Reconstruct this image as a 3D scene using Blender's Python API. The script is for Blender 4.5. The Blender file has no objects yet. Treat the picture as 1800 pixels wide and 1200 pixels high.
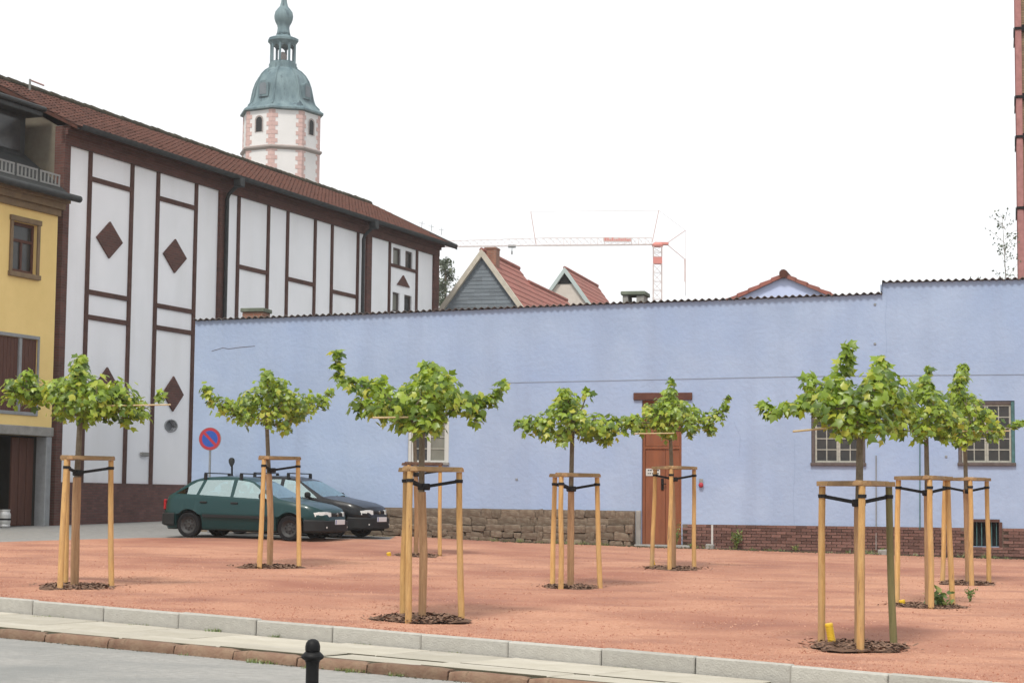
import bpy, bmesh, math, random
import numpy as np
from mathutils import Vector, Matrix

# ------------------------------------------------------------------ camera
F, HOR, ROLL, CZ = 3300.0, 880.0, 0.010, 1.65          # focal length / horizon in photo pixels (1800 wide)
PITCH = math.atan((HOR - 600) / F)
fwd = Vector((0, math.cos(PITCH), math.sin(PITCH)))
r0 = Vector((1, 0, 0)); u0 = Vector((0, -math.sin(PITCH), math.cos(PITCH)))
RI = r0 * math.cos(ROLL) + u0 * math.sin(ROLL)
UP = u0 * math.cos(ROLL) - r0 * math.sin(ROLL)
EYE = Vector((0, 0, CZ))
scene = bpy.context.scene
col = scene.collection
cam = bpy.data.cameras.new('camera'); camo = bpy.data.objects.new('camera', cam); col.objects.link(camo)
cam.sensor_width = 36; cam.lens = F / 1800 * 36; cam.clip_start = .1; cam.clip_end = 2000
m = Matrix((RI, UP, -fwd)).transposed().to_4x4(); m.translation = EYE
camo.matrix_world = m
scene.camera = camo
# ------------------------------------------------------------------ sky, sun, exposure
LIGHT = Vector((.17, .50, -.80)).normalized()
SKY_K, SUN_K, EXPO = 8.0, 2.0, .56
w = bpy.data.worlds.new('World'); scene.world = w; w.use_nodes = True
nt = w.node_tree; nt.nodes.clear()
sk = nt.nodes.new('ShaderNodeTexSky'); sk.sky_type = 'NISHITA'; sk.sun_disc = False
sk.sun_elevation = math.asin(-LIGHT.z); sk.sun_rotation = math.atan2(-LIGHT.x, -LIGHT.y) % (2 * math.pi)
sk.air_density = 1.0; sk.dust_density = 4.0
mx = nt.nodes.new('ShaderNodeMix'); mx.data_type = 'RGBA'
mx.inputs[0].default_value = .93
mx.inputs[7].default_value = (SKY_K * .985, SKY_K * 1.0, SKY_K * 1.012, 1)   # bright even cloud cover
bg = nt.nodes.new('ShaderNodeBackground'); bg.inputs[1].default_value = .1
wo = nt.nodes.new('ShaderNodeOutputWorld')
nt.links.new(sk.outputs[0], mx.inputs[6]); nt.links.new(mx.outputs[2], bg.inputs[0]); nt.links.new(bg.outputs[0], wo.inputs[0])
sl = bpy.data.lights.new('sun', 'SUN'); sl.energy = SUN_K; sl.angle = math.radians(10); sl.color = (1, .96, .88)
so = bpy.data.objects.new('sun', sl); col.objects.link(so); so.rotation_euler = LIGHT.to_track_quat('-Z', 'Y').to_euler()
vs = scene.view_settings; vs.view_transform = 'Standard'; vs.look = 'None'; vs.gamma = 1; vs.exposure = EXPO
vs.use_curve_mapping = False
cy = scene.cycles; cy.use_denoising = True; cy.max_bounces = 8; cy.transparent_max_bounces = 16; cy.volume_bounces = 1

rnd = random.Random(7)
def U(a, b): return rnd.uniform(a, b)

# ------------------------------------------------------------------ geometry of the place
def ray(x, y): return RI * ((x - 900) / F) + UP * (-(y - 600) / F) + fwd
def at(x, y, Y):
    d = ray(x, y); return EYE + d * (Y / d.y)
def gz(X, Y): return -.501 - .01227 * X + .02235 * Y            # the square slopes gently uphill
def hump(X, Y): return .12 * math.exp(-((X + 5.5) ** 2 + (Y - 47.8) ** 2) / 14)     # slight rise where the cars stand
def on_ground(x, y):
    d = ray(x, y); t = (-.501 - CZ) / (d.z + .01227 * d.x - .02235 * d.y); return EYE + d * t
class Plane:                                                    # a vertical wall plane with a local frame (s right, depth away, z up)
    def __init__(self, P, Q):
        self.o = Vector((P.x, P.y, 0)); d = Vector((Q.x - P.x, Q.y - P.y, 0)); self.len = d.length
        self.d = d.normalized(); self.n = Vector((-self.d.y, self.d.x, 0)); self.rot = math.atan2(self.d.y, self.d.x)
    def w(self, s, y, z): return self.o + self.d * s + self.n * y + Vector((0, 0, z))
    def __call__(self, x, y, depth=0):
        r = ray(x, y); o = self.o + self.n * depth
        P = EYE + r * ((o - EYE).dot(self.n) / r.dot(self.n)); v = P - self.o
        return v.dot(self.d), P.z
    def g(self, s, y=0):
        p = self.w(s, y, 0); return gz(p.x, p.y)

# ------------------------------------------------------------------ materials
MATS = {}
def mat(name, c, rough=.8, c2=None, scale=8., mixpow=(.35, .65), bump=0., bscale=60., metal=0., coat=0., spots=None, stretch=(1, 1, 1), big=None, spec=.28, detail=6., rand=0., streak=None):
    M = bpy.data.materials.new(name); M.use_nodes = True; MATS[name] = M
    N = M.node_tree.nodes; L = M.node_tree.links; p = N['Principled BSDF']
    p.inputs['Roughness'].default_value = rough; p.inputs['Metallic'].default_value = metal
    p.inputs['Coat Weight'].default_value = coat; p.inputs['Specular IOR Level'].default_value = spec
    p.inputs['Base Color'].default_value = (*c, 1)
    tc = N.new('ShaderNodeTexCoord'); mp = N.new('ShaderNodeMapping'); mp.inputs['Scale'].default_value = stretch
    L.new(tc.outputs['Object'], mp.inputs[0])
    def noise(sc, lo, hi, det=detail):
        n = N.new('ShaderNodeTexNoise'); n.inputs['Scale'].default_value = sc; n.inputs['Detail'].default_value = det
        n.inputs['Roughness'].default_value = .65
        L.new(mp.outputs[0], n.inputs['Vector'])
        r = N.new('ShaderNodeMapRange'); r.inputs[1].default_value = lo; r.inputs[2].default_value = hi
        L.new(n.outputs[0], r.inputs[0]); return r.outputs[0]
    cur = None
    def mixin(fac, b, mode='MIX', k=None):
        nonlocal cur
        x = N.new('ShaderNodeMix'); x.data_type = 'RGBA'; x.blend_type = mode
        if cur is None: x.inputs[6].default_value = (*c, 1)
        else: L.new(cur, x.inputs[6])
        if k is not None:
            q = N.new('ShaderNodeMath'); q.operation = 'MULTIPLY'; q.inputs[1].default_value = k; L.new(fac, q.inputs[0]); fac = q.outputs[0]
        L.new(fac, x.inputs[0]); x.inputs[7].default_value = (*b, 1); cur = x.outputs[2]
    if c2: mixin(noise(scale, *mixpow), c2)
    if big: mixin(noise(big[0], .42, .68, 3), big[1], k=big[2])
    if streak:
        m2 = N.new('ShaderNodeMapping'); m2.inputs['Scale'].default_value = streak[0]; L.new(tc.outputs['Object'], m2.inputs[0])
        n2 = N.new('ShaderNodeTexNoise'); n2.inputs['Scale'].default_value = 1; n2.inputs['Detail'].default_value = 4; L.new(m2.outputs[0], n2.inputs['Vector'])
        r2 = N.new('ShaderNodeMapRange'); r2.inputs[1].default_value = .48; r2.inputs[2].default_value = .75; L.new(n2.outputs[0], r2.inputs[0]); mixin(r2.outputs[0], streak[1], k=streak[2])
    if spots: mixin(noise(spots[0], spots[2], spots[2] + .08), spots[1])
    if rand:
        oi = N.new('ShaderNodeObjectInfo'); hs = N.new('ShaderNodeHueSaturation')
        r = N.new('ShaderNodeMapRange'); r.inputs[3].default_value = 1 - rand; r.inputs[4].default_value = 1 + rand
        L.new(oi.outputs['Random'], r.inputs[0]); L.new(r.outputs[0], hs.inputs['Value'])
        if cur is None: hs.inputs['Color'].default_value = (*c, 1)
        else: L.new(cur, hs.inputs['Color'])
        cur = hs.outputs[0]
    if cur is not None: L.new(cur, p.inputs['Base Color'])
    if bump:
        n = N.new('ShaderNodeTexNoise'); n.inputs['Scale'].default_value = bscale; n.inputs['Detail'].default_value = 5
        L.new(mp.outputs[0], n.inputs['Vector'])
        b = N.new('ShaderNodeBump'); b.inputs['Strength'].default_value = bump; b.inputs['Distance'].default_value = .02
        L.new(n.outputs[0], b.inputs['Height']); L.new(b.outputs[0], p.inputs['Normal'])
    return M
def brickmat(name, c1, c2, mortar, bw=.25, rh=.075, ms=.010, vertical=False):
    M = bpy.data.materials.new(name); M.use_nodes = True; N = M.node_tree.nodes; L = M.node_tree.links; p = N['Principled BSDF']
    p.inputs['Roughness'].default_value = .9
    tc = N.new('ShaderNodeTexCoord'); sp = N.new('ShaderNodeSeparateXYZ'); cb = N.new('ShaderNodeCombineXYZ')
    L.new(tc.outputs['Object'], sp.inputs[0])
    ad = N.new('ShaderNodeMath'); ad.operation = 'ADD'; L.new(sp.outputs[0], ad.inputs[0]); L.new(sp.outputs[1], ad.inputs[1])
    L.new(ad.outputs[0], cb.inputs[0]); L.new(sp.outputs[2], cb.inputs[1])
    b = N.new('ShaderNodeTexBrick'); L.new(cb.outputs[0], b.inputs['Vector']); b.inputs['Scale'].default_value = 1
    b.inputs['Color1'].default_value = (*c1, 1); b.inputs['Color2'].default_value = (*c2, 1); b.inputs['Mortar'].default_value = (*mortar, 1)
    b.inputs['Brick Width'].default_value = bw; b.inputs['Row Height'].default_value = rh; b.inputs['Mortar Size'].default_value = ms
    n = N.new('ShaderNodeTexNoise'); n.inputs['Scale'].default_value = 3; n.inputs['Detail'].default_value = 6; L.new(tc.outputs['Object'], n.inputs['Vector'])
    r = N.new('ShaderNodeMapRange'); r.inputs[3].default_value = .6; r.inputs[4].default_value = 1.35; L.new(n.outputs[0], r.inputs[0])
    hs = N.new('ShaderNodeHueSaturation'); L.new(b.outputs[0], hs.inputs['Color']); L.new(r.outputs[0], hs.inputs['Value'])
    L.new(hs.outputs[0], p.inputs['Base Color'])
    bp = N.new('ShaderNodeBump'); bp.inputs['Strength'].default_value = .6; bp.inputs['Distance'].default_value = .01; bp.invert = True
    L.new(b.outputs['Fac'], bp.inputs['Height']); L.new(bp.outputs[0], p.inputs['Normal'])
    return M
def leafmat(name, ca, cb, cyel, trans=.35):
    M = bpy.data.materials.new(name); M.use_nodes = True; N = M.node_tree.nodes; L = M.node_tree.links; p = N['Principled BSDF']
    oi = N.new('ShaderNodeObjectInfo'); ge = N.new('ShaderNodeNewGeometry')
    a = N.new('ShaderNodeMath'); a.operation = 'ADD'; L.new(oi.outputs['Random'], a.inputs[0]); L.new(ge.outputs['Random Per Island'], a.inputs[1])
    f = N.new('ShaderNodeMath'); f.operation = 'FRACT'; L.new(a.outputs[0], f.inputs[0])
    cr = N.new('ShaderNodeValToRGB'); e = cr.color_ramp.elements
    e[0].position = 0; e[0].color = (*ca, 1); e[1].position = .78; e[1].color = (*cb, 1)
    q = e.new(.97); q.color = (*cyel, 1)
    L.new(f.outputs[0], cr.inputs[0]); L.new(cr.outputs[0], p.inputs['Base Color'])
    p.inputs['Roughness'].default_value = .38; p.inputs['Specular IOR Level'].default_value = .6
    t = N.new('ShaderNodeBsdfTranslucent'); hs = N.new('ShaderNodeHueSaturation'); hs.inputs['Value'].default_value = 1.5; hs.inputs['Hue'].default_value = .485
    L.new(cr.outputs[0], hs.inputs['Color']); L.new(hs.outputs[0], t.inputs[0])
    m_ = N.new('ShaderNodeMixShader'); m_.inputs[0].default_value = trans
    L.new(p.outputs[0], m_.inputs[1]); L.new(t.outputs[0], m_.inputs[2]); L.new(m_.outputs[0], N['Material Output'].inputs[0])
    return M
def glassmat(name, tint, refl=.10, base=None):
    M = bpy.data.materials.new(name); M.use_nodes = True; N = M.node_tree.nodes; L = M.node_tree.links
    for n in list(N):
        if n.type == 'BSDF_PRINCIPLED': N.remove(n)
    t = N.new('ShaderNodeBsdfTransparent'); t.inputs[0].default_value = (*tint, 1)
    g = N.new('ShaderNodeBsdfGlossy'); g.inputs[0].default_value = (.80, .97, .95, 1); g.inputs['Roughness'].default_value = .03
    fr = N.new('ShaderNodeFresnel'); fr.inputs[0].default_value = 1.55
    ad = N.new('ShaderNodeMath'); ad.operation = 'ADD'; ad.inputs[1].default_value = refl; L.new(fr.outputs[0], ad.inputs[0])
    x = N.new('ShaderNodeMixShader'); L.new(ad.outputs[0], x.inputs[0]); L.new(t.outputs[0], x.inputs[1]); L.new(g.outputs[0], x.inputs[2])
    L.new(x.outputs[0], N['Material Output'].inputs[0]); return M

mBlue = mat('blue_plaster', (.345, .425, .575), .93, (.292, .366, .51), .55, (.36, .64), bump=.55, bscale=9, big=(.35, (.285, .37, .55), .75), spots=(9, (.27, .33, .45), .69), streak=((1.6, 1.6, .16), (.27, .33, .46), .55))
mStain = mat('crack_shade', (.24, .30, .43), .95)
mWhite = mat('white_plaster', (.86, .865, .885), .9, (.82, .83, .85), .7, bump=.12, bscale=18, big=(.4, (.77, .78, .79), .5), streak=((1.1, 1.1, .15), (.66, .655, .64), .3))
mYellow = mat('yellow_plaster', (.82, .61, .25), .9, (.76, .56, .22), .9, bump=.15, bscale=15)
mStrip = mat('brown_strip', (.075, .037, .029), .85, (.11, .056, .045), 5, big=(1.2, (.055, .03, .025), .6))
mBrickR = brickmat('red_brick', (.125, .047, .036), (.085, .035, .028), (.10, .065, .055))
mBrickD = brickmat('plinth_brick', (.16, .065, .055), (.10, .045, .04), (.09, .06, .055))
mBrickC = brickmat('chimney_brick', (.30, .13, .08), (.22, .09, .06), (.24, .18, .14))
mBrickT = brickmat('shaft_brick', (.28, .20, .11), (.22, .14, .08), (.16, .12, .09))
mBrickP = mat('shaft_pilaster', (.40, .19, .18), .9, (.30, .14, .13), 6)
mBrick = mat('clinker_brick', (.17, .10, .08), .9, (.13, .065, .055), 7, bump=.3, bscale=50, rand=.35)
mMortar = mat('mortar', (.14, .105, .08), .95, (.18, .14, .11), 12)
mStone = mat('rubble_stone', (.16, .118, .085), .95, (.10, .073, .054), 5, bump=1., bscale=9, rand=.22, big=(2.5, (.26, .215, .16), .75), spots=(6, (.06, .05, .035), .62))
mTile = mat('roof_tile', (.092, .036, .025), .95, (.058, .027, .02), 6, rand=.3, spots=(4, (.10, .075, .05), .64))
mTileMoss = mat('ridge_tile', (.06, .047, .033), .9, (.05, .046, .03), 5, rand=.25)
mTileRed = mat('house_tile', (.34, .13, .105), .85, (.26, .10, .08), 3, big=(1.2, (.2, .1, .075), .5))
mSlate = mat('slate', (.17, .195, .215), .75, (.14, .16, .18), 3, rand=.14)
mSlateD = mat('dark_slate', (.022, .024, .025), .85, (.033, .034, .033), 4, spec=.25)
mVerge = mat('verge_board', (.52, .47, .39), .85, (.42, .38, .31), 4)
mZinc = mat('dark_zinc', (.030, .034, .036), .7, (.05, .052, .052), 4, spec=.3)
mLight = mat('light_zinc', (.26, .26, .25), .7, (.20, .20, .19), 3)
mBeige = mat('old_render', (.17, .15, .115), .95, (.125, .105, .08), 1.5)
mCornice = mat('cornice_render', (.23, .165, .095), .9, (.17, .12, .075), 3)
mCopper = mat('copper_patina', (.085, .135, .155), .7, (.17, .235, .25), 1.3, stretch=(1, 1, .22), spots=(1.0, (.05, .08, .098), .58))
mTower = mat('tower_plaster', (.70, .68, .67), .9, (.65, .63, .62), .4)
mSand = mat('pink_sandstone', (.58, .40, .365), .9, (.52, .35, .32), 2)
mBand = mat('grey_band', (.33, .28, .26), .9)
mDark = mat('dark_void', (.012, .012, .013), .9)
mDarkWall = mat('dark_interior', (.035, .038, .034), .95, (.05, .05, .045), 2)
mPane = mat('window_pane', (.022, .024, .026), .22, (.045, .043, .04), 2, spec=.4)
mPaneG = mat('curtained_pane', (.20, .20, .17), .3, (.15, .15, .125), 2)
mSash = mat('cream_sash', (.40, .39, .335), .75, (.28, .275, .24), 14)
mFrame = mat('grey_wood', (.085, .068, .064), .85, (.12, .10, .095), 9)
mTeal = mat('teal_paint', (.07, .16, .16), .7, (.05, .11, .11), 9)
mDoor = mat('rust_door', (.24, .085, .04), .75, (.18, .065, .033), 2.2, stretch=(3, 3, .6), bump=.1, bscale=20)
mLintel = mat('lintel_wood', (.085, .035, .025), .8, (.11, .045, .03), 5)
mWhiteP = mat('white_paint', (.50, .50, .475), .6)
mGreyP = mat('grey_paint', (.27, .28, .29), .6, (.22, .23, .235), 5)
mBrownP = mat('brown_board', (.105, .045, .03), .75, (.075, .032, .024), 5, stretch=(6, 6, .6))
mConc = mat('concrete', (.30, .29, .27), .95, (.22, .215, .20), 4, bump=.3, bscale=30)
mMossC = mat('mossy_concrete', (.16, .18, .14), .95, (.11, .13, .10), 4, bump=.3, bscale=30)
mCorr = mat('corrugated_sheet', (.16, .145, .135), .95, (.11, .10, .09), 3, rand=.2)
mGravel = mat('red_gravel', (.385, .176, .104), .95, (.545, .30, .205), 17, (.3, .7), bump=1., bscale=40, big=(.22, (.285, .118, .08), .95), spots=(11, (.25, .105, .07), .62), detail=10, streak=((.5, 1.1, 1), (.24, .108, .08), .8))
mChip = mat('gravel_chip', (.30, .125, .08), .95, (.50, .285, .205), 9, (.42, .58))
mAsph = mat('asphalt', (.25, .245, .23), .92, (.34, .33, .31), 14, bump=.8, bscale=50, big=(.5, (.20, .205, .198), .8), spots=(7, (.17, .155, .135), .64), stretch=(.6, 1, 1))
mYard = mat('yard_asphalt', (.20, .20, .195), .92, (.26, .255, .245), 6, bump=.4, bscale=50)
mEdge = mat('edging_granite', (.43, .415, .375), .9, (.36, .345, .315), 9, bump=.5, bscale=45, rand=.1, spots=(12, (.24, .225, .2), .65), big=(1.1, (.36, .34, .30), .6))
mSlab = mat('slab_granite', (.455, .425, .36), .9, (.385, .355, .295), 3, bump=.25, bscale=40, rand=.10, spots=(7, (.33, .30, .24), .64), big=(.9, (.37, .34, .27), .6))
mKerb = mat('kerb_sandstone', (.155, .085, .058), .9, (.22, .15, .10), 4, bump=.6, bscale=30, rand=.2, spots=(9, (.085, .07, .04), .6))
mDirt = mat('joint_dirt', (.07, .058, .04), .98, (.055, .055, .03), 10, bump=.5, bscale=60)
mEarth = mat('earth', (.12, .10, .075), .98, (.09, .085, .05), .6)
mMulch = mat('mulch', (.095, .052, .034), .95, (.17, .10, .066), 40, bump=1, bscale=60)
mBarkChip = mat('bark_chip', (.13, .07, .045), .95, (.24, .15, .105), 30)
mStake = mat('peeled_stake', (.62, .385, .15), .75, (.46, .26, .095), 7, stretch=(4, 4, .5), bump=.25, bscale=30, rand=.14, spots=(4, (.26, .155, .08), .62), big=(1.5, (.42, .29, .16), .6))
mStakeG = mat('mossy_stake', (.20, .17, .075), .8, (.14, .13, .055), 6, stretch=(4, 4, .5), bump=.25, bscale=30)
mRail = mat('half_round_rail', (.38, .235, .115), .8, (.26, .16, .08), 6, bump=.25, bscale=30, rand=.2)
mRailD = mat('dark_rail', (.13, .07, .045), .85, (.09, .05, .035), 6, bump=.25, bscale=30)
mReed = mat('trunk_wrap', (.40, .25, .135), .85, (.29, .17, .09), 8, stretch=(6, 6, .5), bump=.4, bscale=40, rand=.15)
mBark = mat('plane_bark', (.13, .10, .07), .9, (.21, .175, .125), 9, bump=.4, bscale=40)
mStrap = mat('black_strap', (.012, .012, .013), .7)
mCane = mat('bamboo_cane', (.55, .42, .24), .6, (.45, .33, .18), 6)
mLeaf = leafmat('plane_leaf', (.058, .118, .011), (.285, .405, .036), (.42, .44, .06), .42)
mWeed = leafmat('weed_leaf', (.09, .15, .04), (.16, .24, .06), (.3, .3, .08), .3)
mConif = leafmat('conifer_needles', (.075, .10, .065), (.12, .15, .10), (.17, .19, .12), .25)
mYel = mat('yellow_pipe', (.72, .47, .03), .5, (.62, .38, .03), 12)
mIron = mat('black_iron', (.004, .004, .005), .55, (.008, .008, .008), 14, spec=.2)
mGreenCar = mat('green_paint', (.004, .034, .036), .32, coat=.22, spec=.25)
mBlackCar = mat('black_paint', (.006, .007, .009), .32, coat=.2, spec=.25)
mRub = mat('black_rubber', (.010, .010, .011), .9, spec=.2)
mTrim = mat('black_trim', (.012, .013, .014), .65, spec=.3)
mRim = mat('steel_wheel', (.045, .045, .045), .6, metal=.2)
mSeat = mat('seat_cloth', (.10, .11, .12), .9)
mLamp = mat('headlamp_glass', (.72, .72, .68), .12, (.55, .56, .55), 22, spec=.8)
mChrome = mat('chrome', (.6, .6, .6), .15, metal=1.)
mTail = mat('red_lens', (.30, .01, .012), .25)
mPlate = mat('number_plate', (.70, .70, .70), .5)
mPlateB = mat('plate_blue', (.02, .06, .35), .5)
mGlass = glassmat('car_glass', (.56, .84, .84), .42)
mSignR = mat('sign_red', (.36, .035, .05), .55); mSignB = mat('sign_blue', (.025, .08, .34), .55)
mSteel = mat('galvanised', (.30, .31, .32), .5, (.24, .25, .26), 12, metal=.5)
mKeg = mat('keg_steel', (.55, .55, .54), .4, metal=.25)
mCraneW = mat('crane_white', (.60, .51, .49), .6); mCraneR = mat('crane_red', (.60, .22, .19), .6)

# ------------------------------------------------------------------ mesh builder
class MB:
    def __init__(self): self.v = []; self.f = []; self.mi = []
    def add(self, vs_, fs, k=0):
        b = len(self.v); self.v += [tuple(q) for q in vs_]; self.f += [tuple(i + b for i in q) for q in fs]; self.mi += [k] * len(fs); return self
    def box(self, a, b, k=0):
        x0, y0, z0 = a; x1, y1, z1 = b
        return self.add([(x0, y0, z0), (x1, y0, z0), (x1, y1, z0), (x0, y1, z0), (x0, y0, z1), (x1, y0, z1), (x1, y1, z1), (x0, y1, z1)],
                        [(0, 3, 2, 1), (4, 5, 6, 7), (0, 1, 5, 4), (1, 2, 6, 5), (2, 3, 7, 6), (3, 0, 4, 7)], k)
    def cbox(self, a, b, c=.01, k=0, jit=0.):
        A = Vector(a); B = Vector(b); ctr = (A + B) / 2; h = (B - A) / 2; c = min(c, min(h) * .9)
        vs_ = []; idx = {}
        for sx in (-1, 1):
            for sy in (-1, 1):
                for sz in (-1, 1):
                    j = Vector((U(-jit, jit), U(-jit, jit), U(-jit, jit))) if jit else Vector()
                    s = (sx, sy, sz)
                    for ax in range(3):
                        p = Vector((sx * (h.x - c), sy * (h.y - c), sz * (h.z - c))); p[ax] = s[ax] * h[ax]
                        idx[(s, ax)] = len(vs_); vs_.append(ctr + p + j)
        fs = []
        for ax in range(3):
            o = [i for i in range(3) if i != ax]
            for s in (-1, 1):
                q = []
                for p_, q_ in ((-1, -1), (1, -1), (1, 1), (-1, 1)):
                    t = [0, 0, 0]; t[ax] = s; t[o[0]] = p_; t[o[1]] = q_; q.append(idx[(tuple(t), ax)])
                fs.append(q)
            for p_ in (-1, 1):
                for q_ in (-1, 1):
                    t0 = [0, 0, 0]; t1 = [0, 0, 0]; t0[ax] = -1; t1[ax] = 1
                    for t in (t0, t1): t[o[0]] = p_; t[o[1]] = q_
                    fs.append([idx[(tuple(t0), o[0])], idx[(tuple(t1), o[0])], idx[(tuple(t1), o[1])], idx[(tuple(t0), o[1])]])
        for s in [(a_, b_, c_) for a_ in (-1, 1) for b_ in (-1, 1) for c_ in (-1, 1)]:
            fs.append([idx[(s, 0)], idx[(s, 1)], idx[(s, 2)]])
        return self.add(vs_, fs, k)
    def tube(self, pts, rad, n=8, k=0, cap=True):
        pts = [Vector(p) for p in pts]; rad = rad if isinstance(rad, (list, tuple)) else [rad] * len(pts)
        vs_ = []; fs = []; prev = None
        for i, p in enumerate(pts):
            t = (pts[min(i + 1, len(pts) - 1)] - pts[max(i - 1, 0)]).normalized()
            if prev is None: a = t.orthogonal().normalized()
            else: a = (prev - t * prev.dot(t)).normalized()
            prev = a; b = t.cross(a)
            for j in range(n):
                q = 2 * math.pi * j / n; vs_.append(p + (a * math.cos(q) + b * math.sin(q)) * rad[i])
        for i in range(len(pts) - 1):
            for j in range(n):
                fs.append((i * n + j, i * n + (j + 1) % n, (i + 1) * n + (j + 1) % n, (i + 1) * n + j))
        if cap: fs.append(tuple(range(n))[::-1]); fs.append(tuple((len(pts) - 1) * n + j for j in range(n)))
        return self.add(vs_, fs, k)
    def lathe(self, prof, n=24, c=(0, 0, 0), k=0, axis='z', ph=0., cap=True):
        vs_ = []; fs = []
        for r, z in prof:
            for j in range(n):
                q = 2 * math.pi * j / n + ph; a, b = r * math.cos(q), r * math.sin(q)
                p = (a, b, z) if axis == 'z' else ((a, z, b) if axis == 'y' else (z, a, b))
                vs_.append((p[0] + c[0], p[1] + c[1], p[2] + c[2]))
        for i in range(len(prof) - 1):
            for j in range(n): fs.append((i * n + j, i * n + (j + 1) % n, (i + 1) * n + (j + 1) % n, (i + 1) * n + j))
        if cap: fs.append(tuple(range(n))[::-1]); fs.append(tuple((len(prof) - 1) * n + j for j in range(n)))
        return self.add(vs_, fs, k)
    def prism(self, poly, y0, y1, k=0):          # polygon in (s,z), extruded along depth
        n = len(poly); vs_ = [(a, y0, b) for a, b in poly] + [(a, y1, b) for a, b in poly]
        fs = [tuple(range(n)), tuple(range(n, 2 * n))[::-1]] + [(i, i + n, (i + 1) % n + n, (i + 1) % n) for i in range(n)]
        return self.add(vs_, fs, k)
    def mesh(self, name, mats, smooth=False, fix=True):
        me = bpy.data.meshes.new(name); me.from_pydata(self.v, [], self.f)
        for q in (mats if isinstance(mats, (list, tuple)) else [mats]): me.materials.append(q)
        if any(self.mi): me.polygons.foreach_set('material_index', self.mi)
        if fix:
            b = bmesh.new(); b.from_mesh(me); bmesh.ops.recalc_face_normals(b, faces=b.faces[:]); b.to_mesh(me); b.free()
        if smooth:
            me.polygons.foreach_set('use_smooth', [True] * len(me.polygons))
            if smooth != 'all':
                me.set_sharp_from_angle(angle=math.radians(smooth if not isinstance(smooth, bool) else 40))
        me.update(); return me
    def build(self, name, mats, parent=None, smooth=False, fix=True, loc=None, **props):
        return obj(name, self.mesh(name, mats, smooth, fix), parent, loc, **props)
def obj(name, me, parent=None, loc=None, rot=None, scale=None, **props):
    o = bpy.data.objects.new(name, me); col.objects.link(o)
    if parent is not None: o.parent = parent
    if loc is not None: o.location = loc
    if rot is not None: o.rotation_euler = rot
    if scale is not None: o.scale = scale
    for k, v in props.items(): o[k] = v
    return o
def thing(name, label, cat, loc=(0, 0, 0), rz=0., group=None):
    o = obj(name, None, None, loc, (0, 0, rz), label=label, category=cat)
    o.empty_display_size = .2
    if group: o['group'] = group
    return o
def poly_wall(outer, holes, depth=.25, k=0):     # front face with openings and their reveals, in (s,z) at depth 0
    b = bmesh.new(); es = []
    for loop in [outer] + holes:
        vs_ = [b.verts.new((s, 0, z)) for s, z in loop]
        es += [b.edges.new((vs_[i], vs_[(i + 1) % len(vs_)])) for i in range(len(vs_))]
    bmesh.ops.triangle_fill(b, use_beauty=True, use_dissolve=False, edges=es, normal=(0, -1, 0))
    b.verts.index_update(); M = MB()
    M.add([v.co.copy() for v in b.verts], [[v.index for v in f.verts] for f in b.faces], k); b.free()
    for loop in holes + [outer]:
        n = len(loop); M.add([(s, 0, z) for s, z in loop] + [(s, depth, z) for s, z in loop], [(i, (i + 1) % n, (i + 1) % n + n, i + n) for i in range(n)], k)
    return M
def rect(s0, s1, z0, z1): return [(s0, z0), (s1, z0), (s1, z1), (s0, z1)]
def nz(x, y, s=1.):
    return math.sin(x * 1.3 * s + 1.7 * math.sin(y * .9 * s)) * .5 + math.sin(y * 1.7 * s + 2.1 * math.sin(x * .7 * s + .5)) * .5

# ================================================================== GROUND
M = MB(); n = 24
for i in range(n + 1):
    for j in range(n + 1):
        X = -300 + 600 * i / n; Y = -60 + 380 * j / n; M.v.append((X, Y, gz(X, Y) - .9))
for i in range(n):
    for j in range(n): a = i * (n + 1) + j; M.f.append((a, a + n + 1, a + n + 2, a + 1)); M.mi.append(0)
M.build('ground', mEarth, kind='structure')

# edging line between square and pavement
E0 = Vector((-7.306, 27.144, 0)); ED = Vector((.83856, -.54481, 0)); EN = Vector((-.54481, -.83856, 0))
def ez(s): return .197 - .02255 * s                     # top of the edging
def pz(s): return ez(s) - .185                          # pavement beside the edging
def kz(s): return -.04 - .0180 * (s - 2.2)              # top of the street kerb
def ep(s, wd, z): p = E0 + ED * s + EN * wd; return Vector((p.x, p.y, z))
def es_px(x, y, wd=0):
    r = ray(x, y); o = E0 + EN * wd; P = EYE + r * ((o - EYE).dot(EN) / r.dot(EN)); return (P - E0).dot(ED)

# blue wall plane and facade plane
BW = Plane(at(400, 880, 51), at(1690, 880, 46.2))
WF = Plane(at(112, 880, 54), at(762, 880, 77.8))

# yard sheet (asphalt) behind the square
M = MB(); nx, ny = 40, 24
for i in range(nx + 1):
    for j in range(ny + 1):
        X = -45 + 70 * i / nx; Y = 33 + 60 * j / ny; M.v.append((X, Y, gz(X, Y) - .03 + .008 * nz(X, Y) + hump(X, Y)))
for i in range(nx):
    for j in range(ny): a = i * (ny + 1) + j; M.f.append((a, a + ny + 1, a + ny + 2, a + 1)); M.mi.append(0)
M.build('yard', mYard, smooth='all', kind='structure')

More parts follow.
